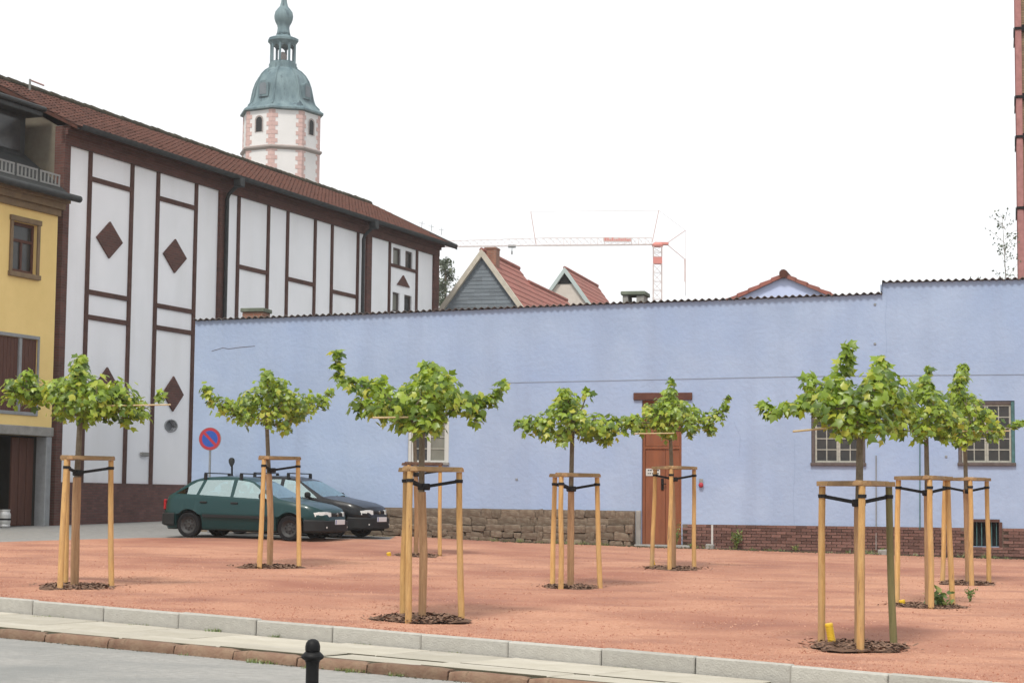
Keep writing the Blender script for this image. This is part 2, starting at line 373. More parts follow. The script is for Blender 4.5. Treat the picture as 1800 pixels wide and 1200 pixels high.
# gravel square
bound = [(-500, 965), (-200, 958), (0, 952), (130, 948), (250, 944.5), (400, 944), (560, 945), (680, 948)]
def back_pt(x):
    if x <= 690:
        y = np.interp(x, [b[0] for b in bound], [b[1] for b in bound]); P_ = on_ground(x, float(y)); P_ = on_ground(x, float(y) + max(0, hump(P_.x, P_.y)) * F / P_.y); P_.z += hump(P_.x, P_.y); return P_
    s, _ = BW(x, 880); p = BW.w(s, .1, 0); return Vector((p.x, p.y, gz(p.x, p.y)))
M = MB(); xs = list(range(-420, 2260, 12)); nr = 70
for x in xs:
    s = es_px(x, 1050 + .0854 * x); f_ = ep(s, -.14, 0); b_ = back_pt(x)
    for j in range(nr + 1):
        t = (j / nr) ** 1.25; X = f_.x + (b_.x - f_.x) * t; Y = f_.y + (b_.y - f_.y) * t
        z = gz(X, Y) + hump(X, Y); z0 = ez(s) - .012
        k = min(1, t * 6); z = z0 * (1 - k) + z * k + (.014 * nz(X, Y, 1.1) + .008 * nz(X + 9, Y, 3.1)) * k * (1 - max(0, (t - .95) * 20))
        M.v.append((X, Y, z))
for i in range(len(xs) - 1):
    for j in range(nr): a = i * (nr + 1) + j; M.f.append((a, a + nr + 1, a + nr + 2, a + 1)); M.mi.append(0)
gravel = M.build('gravel_square', mGravel, smooth='all', kind='structure')
# pale stone line where gravel meets the yard
M = MB()
for a in range(-300, 660, 30):
    p, q = back_pt(a), back_pt(a + 30); d = (q - p).normalized(); nn = Vector((-d.y, d.x, 0)) * .16
    M.add([p + Vector((0, 0, .012)), q + Vector((0, 0, .012)), q + nn + Vector((0, 0, .012)), p + nn + Vector((0, 0, .012))], [(0, 1, 2, 3)])
M.build('border_strip', mConc, kind='structure')
# loose stones on the gravel
M = MB()
for i in range(26000):
    x = U(-60, 1860); s = es_px(x, 1050 + .0854 * x); f_ = ep(s, -.2, 0); b_ = back_pt(x); t = rnd.random() ** 2.0 * .97
    X = f_.x + (b_.x - f_.x) * t; Y = f_.y + (b_.y - f_.y) * t
    k = min(1, t * 6); z = (ez(s) - .012) * (1 - k) + gz(X, Y) * k + .012 * nz(X, Y, 1.1) * k
    r = U(.006, .017) * (1.6 if rnd.random() < .05 else 1); a = U(0, 6.28)
    M.add([(X + r * math.cos(a), Y + r * math.sin(a), z - .004), (X + r * math.cos(a + 2.1), Y + r * math.sin(a + 2.1), z - .004),
           (X + r * math.cos(a + 4.2), Y + r * math.sin(a + 4.2), z - .004), (X + U(-.3, .3) * r, Y + U(-.3, .3) * r, z + r * .9)],
          [(0, 1, 3), (1, 2, 3), (2, 0, 3)])
M.build('loose_gravel', mChip, fix=False, kind='stuff')

# edging kerb of long granite stones
edging = obj('edging_kerb', None, kind='structure')
jx = [-320, -190, -72, 58, 182, 314, 450, 585, 740, 893, 1057, 1222, 1390, 1560, 1740, 1920, 2120]
js = [es_px(x, 1050 + .0854 * x) for x in jx]
for a, b in zip(js[:-1], js[1:]):
    L_ = b - a - U(.006, .016); M = MB(); M.cbox((-L_ / 2, -.065 + U(-.006, .006), -.45), (L_ / 2, .075, 0), .014, jit=.003)
    mid = (a + b) / 2; dz = U(-.008, .008)
    p = ep(mid, -.06, ez(mid) + dz)
    M.build('edging_stone', mEdge, edging, loc=p).rotation_euler = (0, math.atan(.0), math.atan2(ED.y, ED.x))
    edging.children[-1].rotation_euler = (0, math.atan(.02255) + U(-.003, .003), math.atan2(ED.y, ED.x))
# bedding under the pavement, then the slabs
def strip(name, w0, w1, zf0, zf1, m_, s0=-6, s1=26, ns=64, nw=6, noise=.0, **pr):
    M = MB()
    for i in range(ns + 1):
        s = s0 + (s1 - s0) * i / ns
        for j in range(nw + 1):
            t = j / nw; wd = w0 + (w1 - w0) * t; z = zf0(s) * (1 - t) + zf1(s) * t; M.v.append(ep(s, wd, z + noise * nz(s, wd * 2, 1.3)))
    for i in range(ns):
        for j in range(nw): a = i * (nw + 1) + j; M.f.append((a, a + 1, a + nw + 2, a + nw + 1)); M.mi.append(0)
    return M.build(name, m_, smooth='all', **pr)
strip('pavement_bedding', -.02, 1.9, lambda s: pz(s) - .018, lambda s: kz(s) - .018, mDirt, kind='structure')
pave = obj('pavement', None, kind='structure')
def slab_row(w0, w1, lo, hi, off):
    s = -5 + off
    while s < 24:
        L_ = U(lo, hi); g = U(.012, .05); a, b = s + g / 2, s + L_ - g / 2; M = MB()
        def zz(s_, w_): t = w_ / 1.85; return pz(s_) * (1 - t) + kz(s_) * t
        dz = U(-.014, .014); c = ep((a + b) / 2, (w0 + w1) / 2, 0); wa, wb = w0 + U(.008, .02), w1 - U(.008, .02); vs_ = []
        sk_ = U(-.02, .02)
        for zoff, ins in ((-.05, 0), (-.012, 0), (0, .012)):
            for s_, w_ in ((a + ins + sk_, wa + ins), (b - ins + sk_, wa + ins), (b - ins - sk_, wb - ins), (a + ins - sk_, wb - ins)):
                p = ep(s_, w_, zz(s_, w_) + zoff + dz); vs_.append(p - c)
        fs = [(8, 9, 10, 11)] + [(q * 4 + i, q * 4 + (i + 1) % 4, q * 4 + 4 + (i + 1) % 4, q * 4 + 4 + i) for q in (0, 1) for i in range(4)]
        M.add(vs_, fs); M.mi = [0] + [1, 1, 1, 1] + [1, 0, 1, 0]; M.build('paving_slab', [mSlab, mDirt], pave, loc=c); s += L_
slab_row(.03, 1.22, 1.15, 1.75, 0); slab_row(1.22, 1.80, .95, 1.7, .4)
skerb = obj('street_kerb', None, kind='structure')
s = -6 + es_px(85, 1123, 2) % 1.0
while s < 26:
    L_ = U(.9, 1.15); M = MB(); g = U(.012, .028); nl = 7; prof = [(-.17, -.3), (-.17, -.02), (-.155, -.004), (-.03, 0), (-.002, -.012), (.018, -.045), (.022, -.09), (.022, -.3)]
    prof = [(a + U(-.004, .004), b + U(-.003, .003)) for a, b in prof]; vs_ = []
    for i in range(nl + 1):
        q = -L_ / 2 + g / 2 + (L_ - g) * i / nl; e = .018 if i in (0, nl) else 0
        for a, b in prof: vs_.append((q, -(a - (e if a > 0 else 0)) + U(-.003, .003), b - e * (b > -.06) + U(-.003, .003)))
    k = len(prof); fs = [(i * k + j, (i + 1) * k + j, (i + 1) * k + j + 1, i * k + j + 1) for i in range(nl) for j in range(k - 1)] + [tuple(range(k)), tuple(nl * k + j for j in range(k))]
    M.add(vs_, fs); mid = s + L_ / 2
    M.build('kerb_stone', mKerb, skerb, smooth=50, loc=ep(mid, 1.98, kz(mid) + U(-.008, .008))).rotation_euler = (0, .018 + U(-.006, .006), math.atan2(ED.y, ED.x))
    s += L_
def rz_(s): return kz(s) - .115
strip('road', 2.0, 6.6, rz_, lambda s: rz_(s) + .05, mAsph, nw=30, ns=160, noise=.006, kind='structure')
strip('near_pavement', 6.6, 12.5, lambda s: rz_(s) + .15, lambda s: rz_(s) + .25, mAsph, kind='structure')
# dirt and grit collected along the kerb foot
M = MB()
for i in range(700):
    s = U(-3, 16); wd = 2.0 + abs(rnd.gauss(0, .035)); p = ep(s, wd, rz_(s) + .001); r = U(.006, .022); a = U(0, 6.28)
    M.add([p + Vector((r * math.cos(a + q), r * math.sin(a + q), 0)) for q in (0, 2.1, 4.2)] + [p + Vector((0, 0, r * .6))], [(0, 1, 3), (1, 2, 3), (2, 0, 3)])
M.build('gutter_grit', mDirt, fix=False, kind='stuff')

# ================================================================== BLUE BUILDING
blue = thing('blue_building', 'long pale blue rendered building with corrugated roof edge behind the staked trees', 'building', BW.w(0, 0, 0), BW.rot)
def b2(x, y, d=0): return BW(x, y, d)
top = [b2(*q) for q in [(343.5, 564), (720, 549.5), (850, 544), (1050, 535.5), (1250, 528.5), (1551, 517)]]
s_step = top[-1][0]
top2 = [b2(1553.5, 497), b2(1800, 491.5)]; s_end = b2(2150, 490)[0]
top2[0] = (s_step + .002, top2[0][1]); ztr = top2[1][1]
sL = top[0][0]
outer = [(sL, -.6), (s_end, -.6), (s_end, ztr + .03)] + top2[::-1] + [(s_step, top[-1][1])] + top[:-1][::-1]
def rpx(x0, x1, y0, y1, d=0):
    sa, za = b2(x0, (y0 + y1) / 2, d); sb, _ = b2(x1, (y0 + y1) / 2, d); zt = b2((x0 + x1) / 2, y0, d)[1]; zb = b2((x0 + x1) / 2, y1, d)[1]
    return sa, sb, zb, zt
WIN = [rpx(717, 789, 738, 817), rpx(1426, 1521, 703, 818), rpx(1684, 1784, 704, 818)]
DOOR = list(rpx(1128, 1198, 703, 957)); DOOR[2] = BW.g(DOOR[0]) + .03
VENT = rpx(1704, 1756, 917, 960)
holes = [rect(*q) for q in WIN] + [rect(DOOR[0], DOOR[1], DOOR[2] - .05, DOOR[3]), rect(*VENT)]
poly_wall(outer, holes, .22).build('wall', mBlue, blue)
M = MB(); dpt = 7.0
for sx in (sL + .001, s_end - .001):
    zt = top[0][1] if sx < 0 else ztr; M.add([(sx, .22, -.6), (sx, dpt, -.6), (sx, dpt, zt - .75), (sx, .22, zt - .03)], [(0, 1, 2, 3)])
M.add([(sL, dpt, -.6), (s_end, dpt, -.6), (s_end, dpt, ztr - .9), (sL, dpt, top[0][1] - .9)], [(0, 1, 2, 3)])
M.build('side_wall', mBlue, blue, fix=False)
# roof sheets, corrugated, falling away from the street
def ztop(s_):
    if s_ > s_step: return float(np.interp(s_, [top2[0][0], top2[1][0]], [top2[0][1], ztr]))
    return float(np.interp(s_, [t[0] for t in top], [t[1] for t in top]))
def sheets(a0, a1):
    s_ = a0
    while s_ < a1 - .05:
        e = min(s_ + 1.062, a1); nw = max(2, int((e - s_) / .0221)); M = MB()
        for i in range(nw + 1):
            q = s_ + (e - s_) * i / nw; zz = ztop(q) + .035 + .026 * math.sin(2 * math.pi * (q - a0) / .177)
            for y in (-.10, dpt + .1): M.v.append((q, y, zz - .11 * (y + .1)))
            for y in (-.10, dpt + .1): M.v.append((q, y, zz - .11 * (y + .1) - .012))
        for i in range(nw):
            a = i * 4; M.f += [(a, a + 4, a + 5, a + 1), (a + 2, a + 3, a + 7, a + 6), (a, a + 2, a + 6, a + 4)]; M.mi += [0] * 3
        M.build('roof_sheet', mCorr, blue, smooth=30, fix=False).location.z = U(-.004, .004); s_ = e - .0
sheets(sL - .03, s_step - .004); sheets(s_step - .02, s_end)
M = MB(); M.box((s_step - .05, .0, top[-1][1] + .07), (s_step, dpt, ztr - .06)); M.build('step_wall', mBlue, blue)
# plinth of rubble stone left of the door
gL = lambda s_: BW.g(s_)
zst0 = b2(690, 893.5)[1]; zst1 = b2(1117, 897.5)[1]; sd0 = b2(1117, 897)[0]
M = MB(); M.prism([(sL, -.5), (sd0, -.5), (sd0, zst1), (sL, zst0 + .05)], -.012, .1); M.build('mortar_bed', mMortar, blue)
stone_meshes = []
for i in range(10):
    M = MB(); c = .22; vs_ = []
    M.cbox((-.5, -.5, -.5), (.5, .5, .5), .09, jit=.075); stone_meshes.append(M.mesh('stone', mStone, smooth=25))
def stones(s0, s1, za, zb, rows, y, th, wlo, whi):
    for r in range(rows):
        s_ = s0 - U(0, .3)
        while s_ < s1:
            L_ = U(wlo, whi); h = (zb(s_) - za(s_)) / rows; a, b = max(s_, s0), min(s_ + L_, s1)
            if b - a > .08:
                zc = za(s_) + h * (r + .5) + U(-.02, .02)
                obj('stone', rnd.choice(stone_meshes), blue, ((a + b) / 2, y, zc), (0, U(-.09, .09), 0), (b - a - .006, th + U(-.03, .04), h * U(.96, 1.2)))
            s_ += L_
zmid = lambda s_: float(np.interp(s_, [b2(690, 925)[0], sd0], [b2(690, 922)[1], b2(1117, 924)[1]]))
ztp = lambda s_: float(np.interp(s_, [b2(690, 893)[0], sd0], [zst0, zst1])) - .01
stones(sL, sd0 - .02, zmid, ztp, 2, -.02, .10, .18, .62)
stones(sL, sd0 - .02, lambda s_: gL(s_) - .06, zmid, 3, -.10, .30, .15, .55)
M = MB(); M.cbox((sd0 + .01, -.06, gL(sd0) - .2), (DOOR[0] - .01, .12, zst1 + .01), .015, jit=.005); M.build('door_jamb_stone', mConc, blue)
# plinth of clinker bricks right of the door
zbt = b2(1500, 924.5)[1]; sb0 = DOOR[1] + .03; sb1 = b2(1850, 925)[0]
M = MB(); M.box((sb0, -.006, -.5), (VENT[0] - .01, .1, zbt)); M.box((VENT[1] + .01, -.006, -.5), (s_end, .1, zbt)); M.box((VENT[0] - .01, -.006, -.5), (VENT[1] + .01, .1, VENT[2] - .01)); M.build('mortar_bed', mMortar, blue)
bm_ = [MB().cbox((-.118, -.5, -.0315), (.118, .5, .0315), .006, jit=.003).mesh('brick', mBrick) for _ in range(5)]
row = 0; z = zbt - .037; nb = 0
while z > gL(sb0) - .45 and row < 9:
    s_ = sb0 + (.0 if row % 2 else .125)
    while s_ < sb1:
        c = s_ + .125
        if z > gL(c) - .05 and not (VENT[0] - .13 < c < VENT[1] + .13 and VENT[2] - .04 < z < VENT[3] + .04) and c < sb1:
            obj('brick', rnd.choice(bm_), blue, (c, -.03, z), (0, U(-.008, .008), 0), (1, .07 + U(0, .012), 1)); nb += 1
        s_ += .25
    z -= .076; row += 1
# dirt, grass and litter along the foot of the wall
M = MB()
for i in range(2600):
    s_ = U(sL + 5, sb1); y = -abs(rnd.gauss(.18, .16)) - .02
    if DOOR[0] - .1 < s_ < DOOR[1] + .2: y -= .25
    r = U(.01, .035) * (1.5 if s_ < sd0 else 1); z_ = BW.g(s_, y) + .005; a = U(0, 6.28)
    M.add([(s_ + r * math.cos(a + q), y + r * math.sin(a + q), z_ - .01) for q in (0, 2.1, 4.2)] + [(s_, y, z_ + r * U(.4, 1.1))], [(0, 1, 3), (1, 2, 3), (2, 0, 3)])
M.build('foot_dirt', mDirt, blue, fix=False, kind='stuff')
M = MB()
for i in range(60):
    s0_ = U(sL + 5, sd0) if rnd.random() < .7 else U(sb0 + .3, sb1); y0_ = -U(.08, .3) - (.12 if s0_ < sd0 else 0); h_ = U(.05, .16)
    for k in range(14):
        a = U(0, 6.28); x_ = s0_ + U(-.08, .08); z_ = BW.g(x_, y0_); M.add([(x_ - .006, y0_, z_), (x_ + .006, y0_, z_), (x_ + math.cos(a) * h_ * .6, y0_ + math.sin(a) * h_ * .4, z_ + h_ * U(.5, 1))], [(0, 1, 2)])
M.build('foot_grass', mWeed, blue, fix=False, kind='stuff')
# windows: frame, sashes, muntins, panes
def window(q, cols, rows, mp, white=False, teal=False):
    s0, s1, z0, z1 = q; fr = .085
    M = MB(); y0, y1 = .02, .16
    fm = mWhiteP if white else mFrame
    M.cbox((s0 + .002, y0, z0 + .002), (s0 + fr, y1, z1 - .002), .008); M.cbox((s1 - fr, y0, z0 + .002), (s1 - .002, y1, z1 - .002), .008, 1 if teal else 0)
    M.cbox((s0 + fr, y0, z1 - fr), (s1 - fr, y1, z1 - .002), .008)
    f = M.build('window', [fm, mTeal], blue)
    M = MB(); M.cbox((s0 - .02, -.07, z0 - .005), (s1 + .02, y0 + .1, z0 + .075), .012); M.build('window_sill', fm if not white else mConc, f)
    a0, a1, c0, c1 = s0 + fr + .005, s1 - fr - .005, z0 + .08, z1 - fr - .005; t = .02
    M = MB(); ys = (.06, .10); mid = (a0 + a1) / 2
    for a, b in ((a0, mid - .002), (mid + .002, a1)):
        M.box((a, ys[0], c0), (a + .045, ys[1], c1)); M.box((b - .045, ys[0], c0), (b, ys[1], c1))
        M.box((a + .045, ys[0], c0), (b - .045, ys[1], c0 + .045)); M.box((a + .045, ys[0], c1 - .045), (b - .045, ys[1], c1))
    M.build('sash', mSash if not white else mWhiteP, f)
    M = MB(); half = cols // 2
    for a, b in ((a0 + .045, mid - .047), (mid + .047, a1 - .045)):
        for i in range(1, half): x = a + (b - a) * i / half; M.box((x - .012, .066, c0 + .045), (x + .012, .098, c1 - .045))
        for r in range(1, rows): zz = c0 + .045 + (c1 - c0 - .09) * r / rows; M.box((a, .068, zz - .012), (b, .096, zz + .012))
    M.build('glazing_bar', mSash, f)
    for h_, (a, b) in enumerate(((a0 + .045, mid - .047), (mid + .047, a1 - .045))):
        for i in range(half):
            for r in range(rows):
                x0 = a + (b - a) * i / half; x1 = a + (b - a) * (i + 1) / half; q0 = c0 + .045 + (c1 - c0 - .09) * r / rows; q1 = c0 + .045 + (c1 - c0 - .09) * (r + 1) / rows
                tx, tz = U(-.003, .003), U(-.003, .003)
                M = MB(); M.add([(x0, .085 + tx, q0), (x1, .085 - tx, q0), (x1, .085 - tx + tz, q1), (x0, .085 + tx + tz, q1)], [(0, 1, 2, 3)])
                M.build('pane', mp[h_] if rnd.random() < .9 else mPane, f, fix=False)
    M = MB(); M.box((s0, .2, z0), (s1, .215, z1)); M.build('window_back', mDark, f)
window(WIN[0], 2, 3, (mPane, mPaneG), True); window(WIN[1], 4, 5, (mPane, mPane)); window(WIN[2], 4, 5, (mPane, mPane), teal=True)
# vent with bars
s0, s1, z0, z1 = VENT
M = MB(); M.box((s0 - .02, -.05, z1), (s1 + .02, .05, z1 + .07)); M.box((s1 + .0, -.05, z0), (s1 + .08, .05, z1)); M.box((s0 - .08, -.05, z0), (s0, .05, z1)); v_ = M.build('cellar_vent', mStrip, blue)
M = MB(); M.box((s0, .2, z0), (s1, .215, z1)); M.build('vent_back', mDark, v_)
for i in range(6):
    x = s0 + (s1 - s0) * (i + .5) / 6; M = MB(); M.tube([(x, .04, z0), (x, .04, z1)], .012, 6); M.build('bar', mTeal, v_)
# door
s0, s1, z0, z1 = DOOR
M = MB(); M.box((s0, .10, z0 - .04), (s0 + .07, .20, z1)); M.box((s1 - .07, .10, z0 - .04), (s1, .20, z1)); M.box((s0 + .07, .10, z1 - .07), (s1 - .07, .20, z1)); zt_ = z0 + 2.45; M.box((s0 + .07, .10, zt_), (s1 - .07, .19, zt_ + .06))
dr = M.build('door', mDoor, blue)
mid = s0 + (s1 - s0) * .58
for a, b in ((s0 + .075, mid - .003), (mid + .003, s1 - .075)):
    M = MB(); M.cbox((a, .125, z0), (b, .18, zt_ - .005), .006); M.build('door_leaf', mDoor, dr)
M = MB(); M.cbox((s0 + .075, .13, zt_ + .065), (s1 - .075, .18, z1 - .075), .006); M.build('transom_panel', mDoor, dr)
hs = b2(1163, 850); M = MB(); M.cbox((hs[0] - .035, .10, hs[1] - .16), (hs[0] + .035, .126, hs[1] + .14), .01); M.tube([(hs[0], .10, hs[1]), (hs[0], .06, hs[1]), (hs[0] + .11, .06, hs[1])], .013, 8); M.build('door_handle', mIron, dr)
q = rpx(1134, 1159, 823, 836); M = MB(); M.cbox((q[0], .110, q[2]), (q[1], .124, q[3]), .003); sg = M.build('door_sign', mWhiteP, dr)
M = MB()
for r in range(2):
    a = q[0] + .05
    while a < q[1] - .06:
        b = a + U(.02, .06); zz = q[2] + .05 + r * .08; M.box((a, .1065, zz), (min(b, q[1] - .03), .1095, zz + .028)); a = b + U(.015, .03)
M.build('sign_print', mTrim, sg)
q = rpx(1114, 1217, 690, 703); M = MB(); M.cbox((q[0], -.06, q[2] + .004), (q[1], .1, q[3]), .01); M.build('lintel', mLintel, blue)
M = MB(); M.cbox((s0 - .15, -.28, gL(s0) - .15), (s1 + .25, .1, gL(s0) + .045), .02, jit=.006); M.build('door_step', mConc, blue)
# fine things on the wall
def wpt(x, y, d): s_, z_ = b2(x, y, d); return (s_, d, z_)
M = MB(); M.tube([wpt(880, 672.5, -.012), wpt(1000, 670, -.012), wpt(1390, 661.5, -.012), wpt(1620, 659, -.012), wpt(1900, 657, -.012)], .0045, 6); M.build('cable', mGreyP, blue)
for x, y0, y1, mm, r in ((1540, 800, 966, mLight, .014), (1617, 742, 930, mTeal, .014), (1252, 922, 957, mWhiteP, .03)):
    M = MB(); M.tube([wpt(x, y0, -.06 if r > .02 else -.03), wpt(x, y1, -.06 if r > .02 else -.06)], r, 8); M.build('pipe', mm, blue)
for x in (1250, 1552):
    s_ = b2(x, 960)[0]; M = MB(); M.cbox((s_ - .11, -.30, gL(s_) - .1), (s_ + .11, -.12, gL(s_) + .12), .02, jit=.01); M.build('pipe_block', mConc, blue)
bs = b2(1232, 852, -.06); M = MB(); M.lathe([(.0, -.03), (.055, -.03), (.065, -.045), (.055, -.08), (.03, -.095), (0, -.1)], 16, (bs[0], 0, bs[1]), axis='y'); M.cbox((bs[0] - .05, -.032, bs[1] - .02), (bs[0] + .05, 0, bs[1] + .16), .01, 1)
M.build('alarm_bell', [mSignR, mLight], blue, smooth=40)
for x, y in ((1538, 535), (1538, 604), (908, 842), (1663, 802)):
    s_, z_ = b2(x, y, -.01); M = MB(); M.cbox((s_ - .03, -.02, z_ - .03), (s_ + .03, .0, z_ + .03), .008); M.build('wall_anchor', mSteel, blue)
# crack in the plaster and repair edge at the upper left
M = MB(); pts = [(372, 617), (392, 611), (402, 613), (425, 610), (448, 608)]
for (xa, ya), (xb, yb) in zip(pts[:-1], pts[1:]): M.tube([wpt(xa, ya, -.001), wpt(xb, yb, -.001)], .008, 4)
M.build('crack', mFrame, blue)
for pts in ([(452, 670), (470, 668), (492, 671)], [(1560, 520), (1556, 560), (1559, 612), (1554, 650)], [(1396, 770), (1398, 820), (1395, 880), (1397, 920)], [(830, 700), (838, 728), (835, 765)], [(1290, 742), (1302, 768), (1299, 801)]):
    M = MB(); M.tube([wpt(x + U(-1, 1), y, -.001) for x, y in pts], .0035, 4); M.build('crack', mStain, blue)
# chimney with a slab on legs and a low brick chimney, standing on the roof
def on_roof(x, y, d): s_, z_ = b2(x, y, d); return s_, z_
s0, zt = b2(1091, 512, 1.0); s1, _ = b2(1135, 512, 1.0); zs = b2(1113, 519, 1.0)[1]
ch = thing('chimney', 'low chimney with mossy slab on two stone legs above the blue wall', 'chimney', BW.w((s0 + s1) / 2, 1.3, zs - .8), BW.rot)
hw = (s1 - s0) / 2
M = MB(); M.cbox((-hw, -.35, .8), (hw, .35, .8 + zt - zs), .02, jit=.008); M.build('slab', mMossC, ch)
M = MB(); M.cbox((-hw + .05, -.3, .0), (-hw + .2, .3, .797), .012); M.cbox((hw - .25, -.3, .0), (hw - .05, .3, .797), .012); M.build('leg', mConc, ch)
M = MB(); M.box((-hw + .04, -.3, -.4), (hw - .04, .3, -.003)); M.build('shaft', mBrickC, ch)
s0, zt = b2(423, 541.5, 1.2); s1, _ = b2(464, 541, 1.2); hw = (s1 - s0) / 2
ch = thing('chimney', 'squat brick chimney with dark cap over the left end of the blue wall', 'chimney', BW.w((s0 + s1) / 2, 1.5, zt - .9), BW.rot)
M = MB(); M.cbox((-hw, -.33, .79), (hw, .33, .9), .015); M.build('cap', mMossC, ch)
M = MB(); M.box((-hw + .05, -.28, -.3), (hw - .05, .28, .787)); M.build('shaft', mBrickC, ch)
# gable of the hall behind
d_ = 1.2
A_ = b2(1378, 483, d_); Lf = b2(1284, 526, d_); Rt = b2(1470, 520.5, d_)
hall = thing('blue_gable_house', 'small blue gable edged with red tiles rising behind the blue wall', 'house', BW.w(A_[0], d_, 0), BW.rot)
sl_ = (A_[1] - Lf[1]) / (A_[0] - Lf[0]); ww = 4.2; za = A_[1]
M = MB(); M.prism([(-ww, 0), (ww, 0), (ww, za - ww * sl_ - .05), (0, za - .05), (-ww, za - ww * sl_ - .05)], 0, 9); M.build('wall', mat('gable_plaster', (.52, .58, .78), .9, (.47, .53, .73), 1), hall)
for sg_ in (-1, 1):
    M = MB(); L_ = ww + .25; nt_ = 15
    for i in range(nt_):
        a, b = L_ * i / nt_, L_ * (i + 1) / nt_ + .03
        M.add([(sg_ * a, -.12, za - a * sl_ + .02), (sg_ * b, -.12, za - b * sl_ + .055), (sg_ * b, 9.1, za - b * sl_ + .055), (sg_ * a, 9.1, za - a * sl_ + .02),
               (sg_ * a, -.12, za - a * sl_ - .07), (sg_ * b, -.12, za - b * sl_ - .06), (sg_ * b, 9.1, za - b * sl_ - .06), (sg_ * a, 9.1, za - a * sl_ - .07)],
              [(0, 1, 2, 3), (4, 5, 6, 7), (0, 1, 5, 4), (1, 2, 6, 5), (3, 2, 6, 7), (0, 3, 7, 4)])
    M.build('roof', mTileRed, hall)
M = MB(); M.tube([(0, -.16, za + .02), (0, 9.1, za + .02)], .11, 10); M.build('ridge_cap', mTile, hall)

# ================================================================== WHITE BUILDING
white = thing('white_building', 'tall white barn-like building with brown brick strips and red tiled roof', 'building', WF.w(0, 0, 0), WF.rot)
def f2(x, y, d=0): return WF(x, y, d)
sEnd = f2(767.5, 500)[0]; s00 = f2(97.5, 700)[0]
ztopw = (f2(130, 262)[1] + f2(740, 440)[1]) / 2                # upper edge of the white panels
zeave = (f2(105, 214, -.55)[1] + f2(233, 251, -.55)[1] + f2(420, 310, -.55)[1]) / 3 + .06; print('frieze', zeave - ztopw)
def frx(x0, x1, y0, y1): s_, e_ = f2(x0, (y0 + y1) / 2)[0], f2(x1, (y0 + y1) / 2)[0]; return s_, e_, f2((x0 + x1) / 2, y1)[1], f2((x0 + x1) / 2, y0)[1]
W4 = [frx(691, 704.5, 436, 467), frx(712.5, 725, 442, 475), frx(690, 702, 514, 548), frx(710.5, 723.5, 519, 550)]
vs0, vz0 = f2(300, 748); ve = .32
circ = [(vs0 + ve * math.cos(a) * 1.0, vz0 + ve * .55 * math.sin(a)) for a in [2 * math.pi * i / 20 for i in range(20)]]
zgr = WF.g(0) - .8
WD = 7.6; RD = 3.3
poly_wall(rect(s00, sEnd, zgr, zeave), [rect(*q) for q in W4] + [circ], .2).build('wall', mWhite, white)
# gable end walls and back
zr = 0
s_r, zr = f2(636, 357.5, RD); zr2 = f2(233, 212, RD)[1]; zridge = (zr + zr2) / 2
for nm, sx, mm in (('gable_wall', s00 + .001, mBeige), ('gable_wall', sEnd - .001, mBrickR)):
    M = MB(); M.add([(sx, .2, zgr), (sx, WD - .5, zgr), (sx, WD - .5, zeave), (sx, RD, zridge - .15), (sx, .2, zeave)], [(0, 1, 2, 3, 4)]); M.build(nm, mm, white, fix=False)
M = MB(); M.add([(s00, WD - .5, zgr), (sEnd, WD - .5, zgr), (sEnd, WD - .5, zeave), (s00, WD - .5, zeave)], [(0, 1, 2, 3)]); M.build('back_wall', mWhite, white, fix=False)
# brown strips, each measured in the photograph
def vstrip(x, ymid, w_, m_=mStrip, zb=None, zt=None, name='brick_strip', dp=.05):
    s_ = f2(x, ymid)[0]; M = MB(); M.box((s_ - w_ / 2, -dp, zb if zb is not None else zpl), (s_ + w_ / 2, .02, zt if zt is not None else ztopw)); M.build(name, m_, white); return s_
zpl = (f2(160, 846)[1] + f2(300, 853)[1]) / 2
V = [vstrip(x, y, .16) for x, y in ((154, 420), (228, 440), (273.5, 460), (341, 470), (417, 450), (469.5, 460), (503.5, 465), (552, 470), (582, 475), (627.5, 480), (683.5, 490), (731.5, 495))]
vstrip(387, 450, .42, mBrickR, name='pilaster', dp=.09); vstrip(645.5, 480, .42, mBrickR, name='pilaster', dp=.09)
sq = f2(764, 500)[0]; M = MB(); M.box((sq - .25, -.09, zpl), (sEnd + .05, .05, ztopw)); M.build('corner_pilaster', mBrickR, white)
sq = f2(104, 560)[0]; M = MB(); M.box((s00 - .03, -.09, zgr), (sq + .2, .26, zeave - .01)); M.build('corner_pilaster', mBrickR, white)
def hstrip(i, j, x, y, t=.14):
    z_ = f2(x, y)[1]; M = MB(); M.box((V[i] + .082, -.047, z_ - t / 2), (V[j] - .082, .02, z_ + t / 2)); M.build('brick_strip', mStrip, white)
for a in ((0, 1, 194, 324), (0, 1, 189, 519), (0, 1, 186, 562), (2, 3, 310, 357), (2, 3, 304, 542), (2, 3, 304, 580),
          (4, 5, 443, 474), (6, 7, 527, 495), (8, 9, 605, 517)): hstrip(*a)
hstrip(10, 11, 707, 471, .12)
# frieze and stepped corbel under the eave, plinth
M = MB(); M.box((s00 - .03, -.10, ztopw + .002), (sEnd + .06, .02, ztopw + .5 * (zeave - ztopw))); M.box((s00 - .03, -.17, ztopw + .5 * (zeave - ztopw)), (sEnd + .08, .02, ztopw + .75 * (zeave - ztopw))); M.box((s00 - .03, -.26, ztopw + .75 * (zeave - ztopw)), (sEnd + .22, .02, zeave)); M.build('frieze', mBrickR, white)
M = MB(); M.box((sq + .2, -.06, zgr), (sEnd, .02, zpl)); M.build('plinth', mBrickD, white)
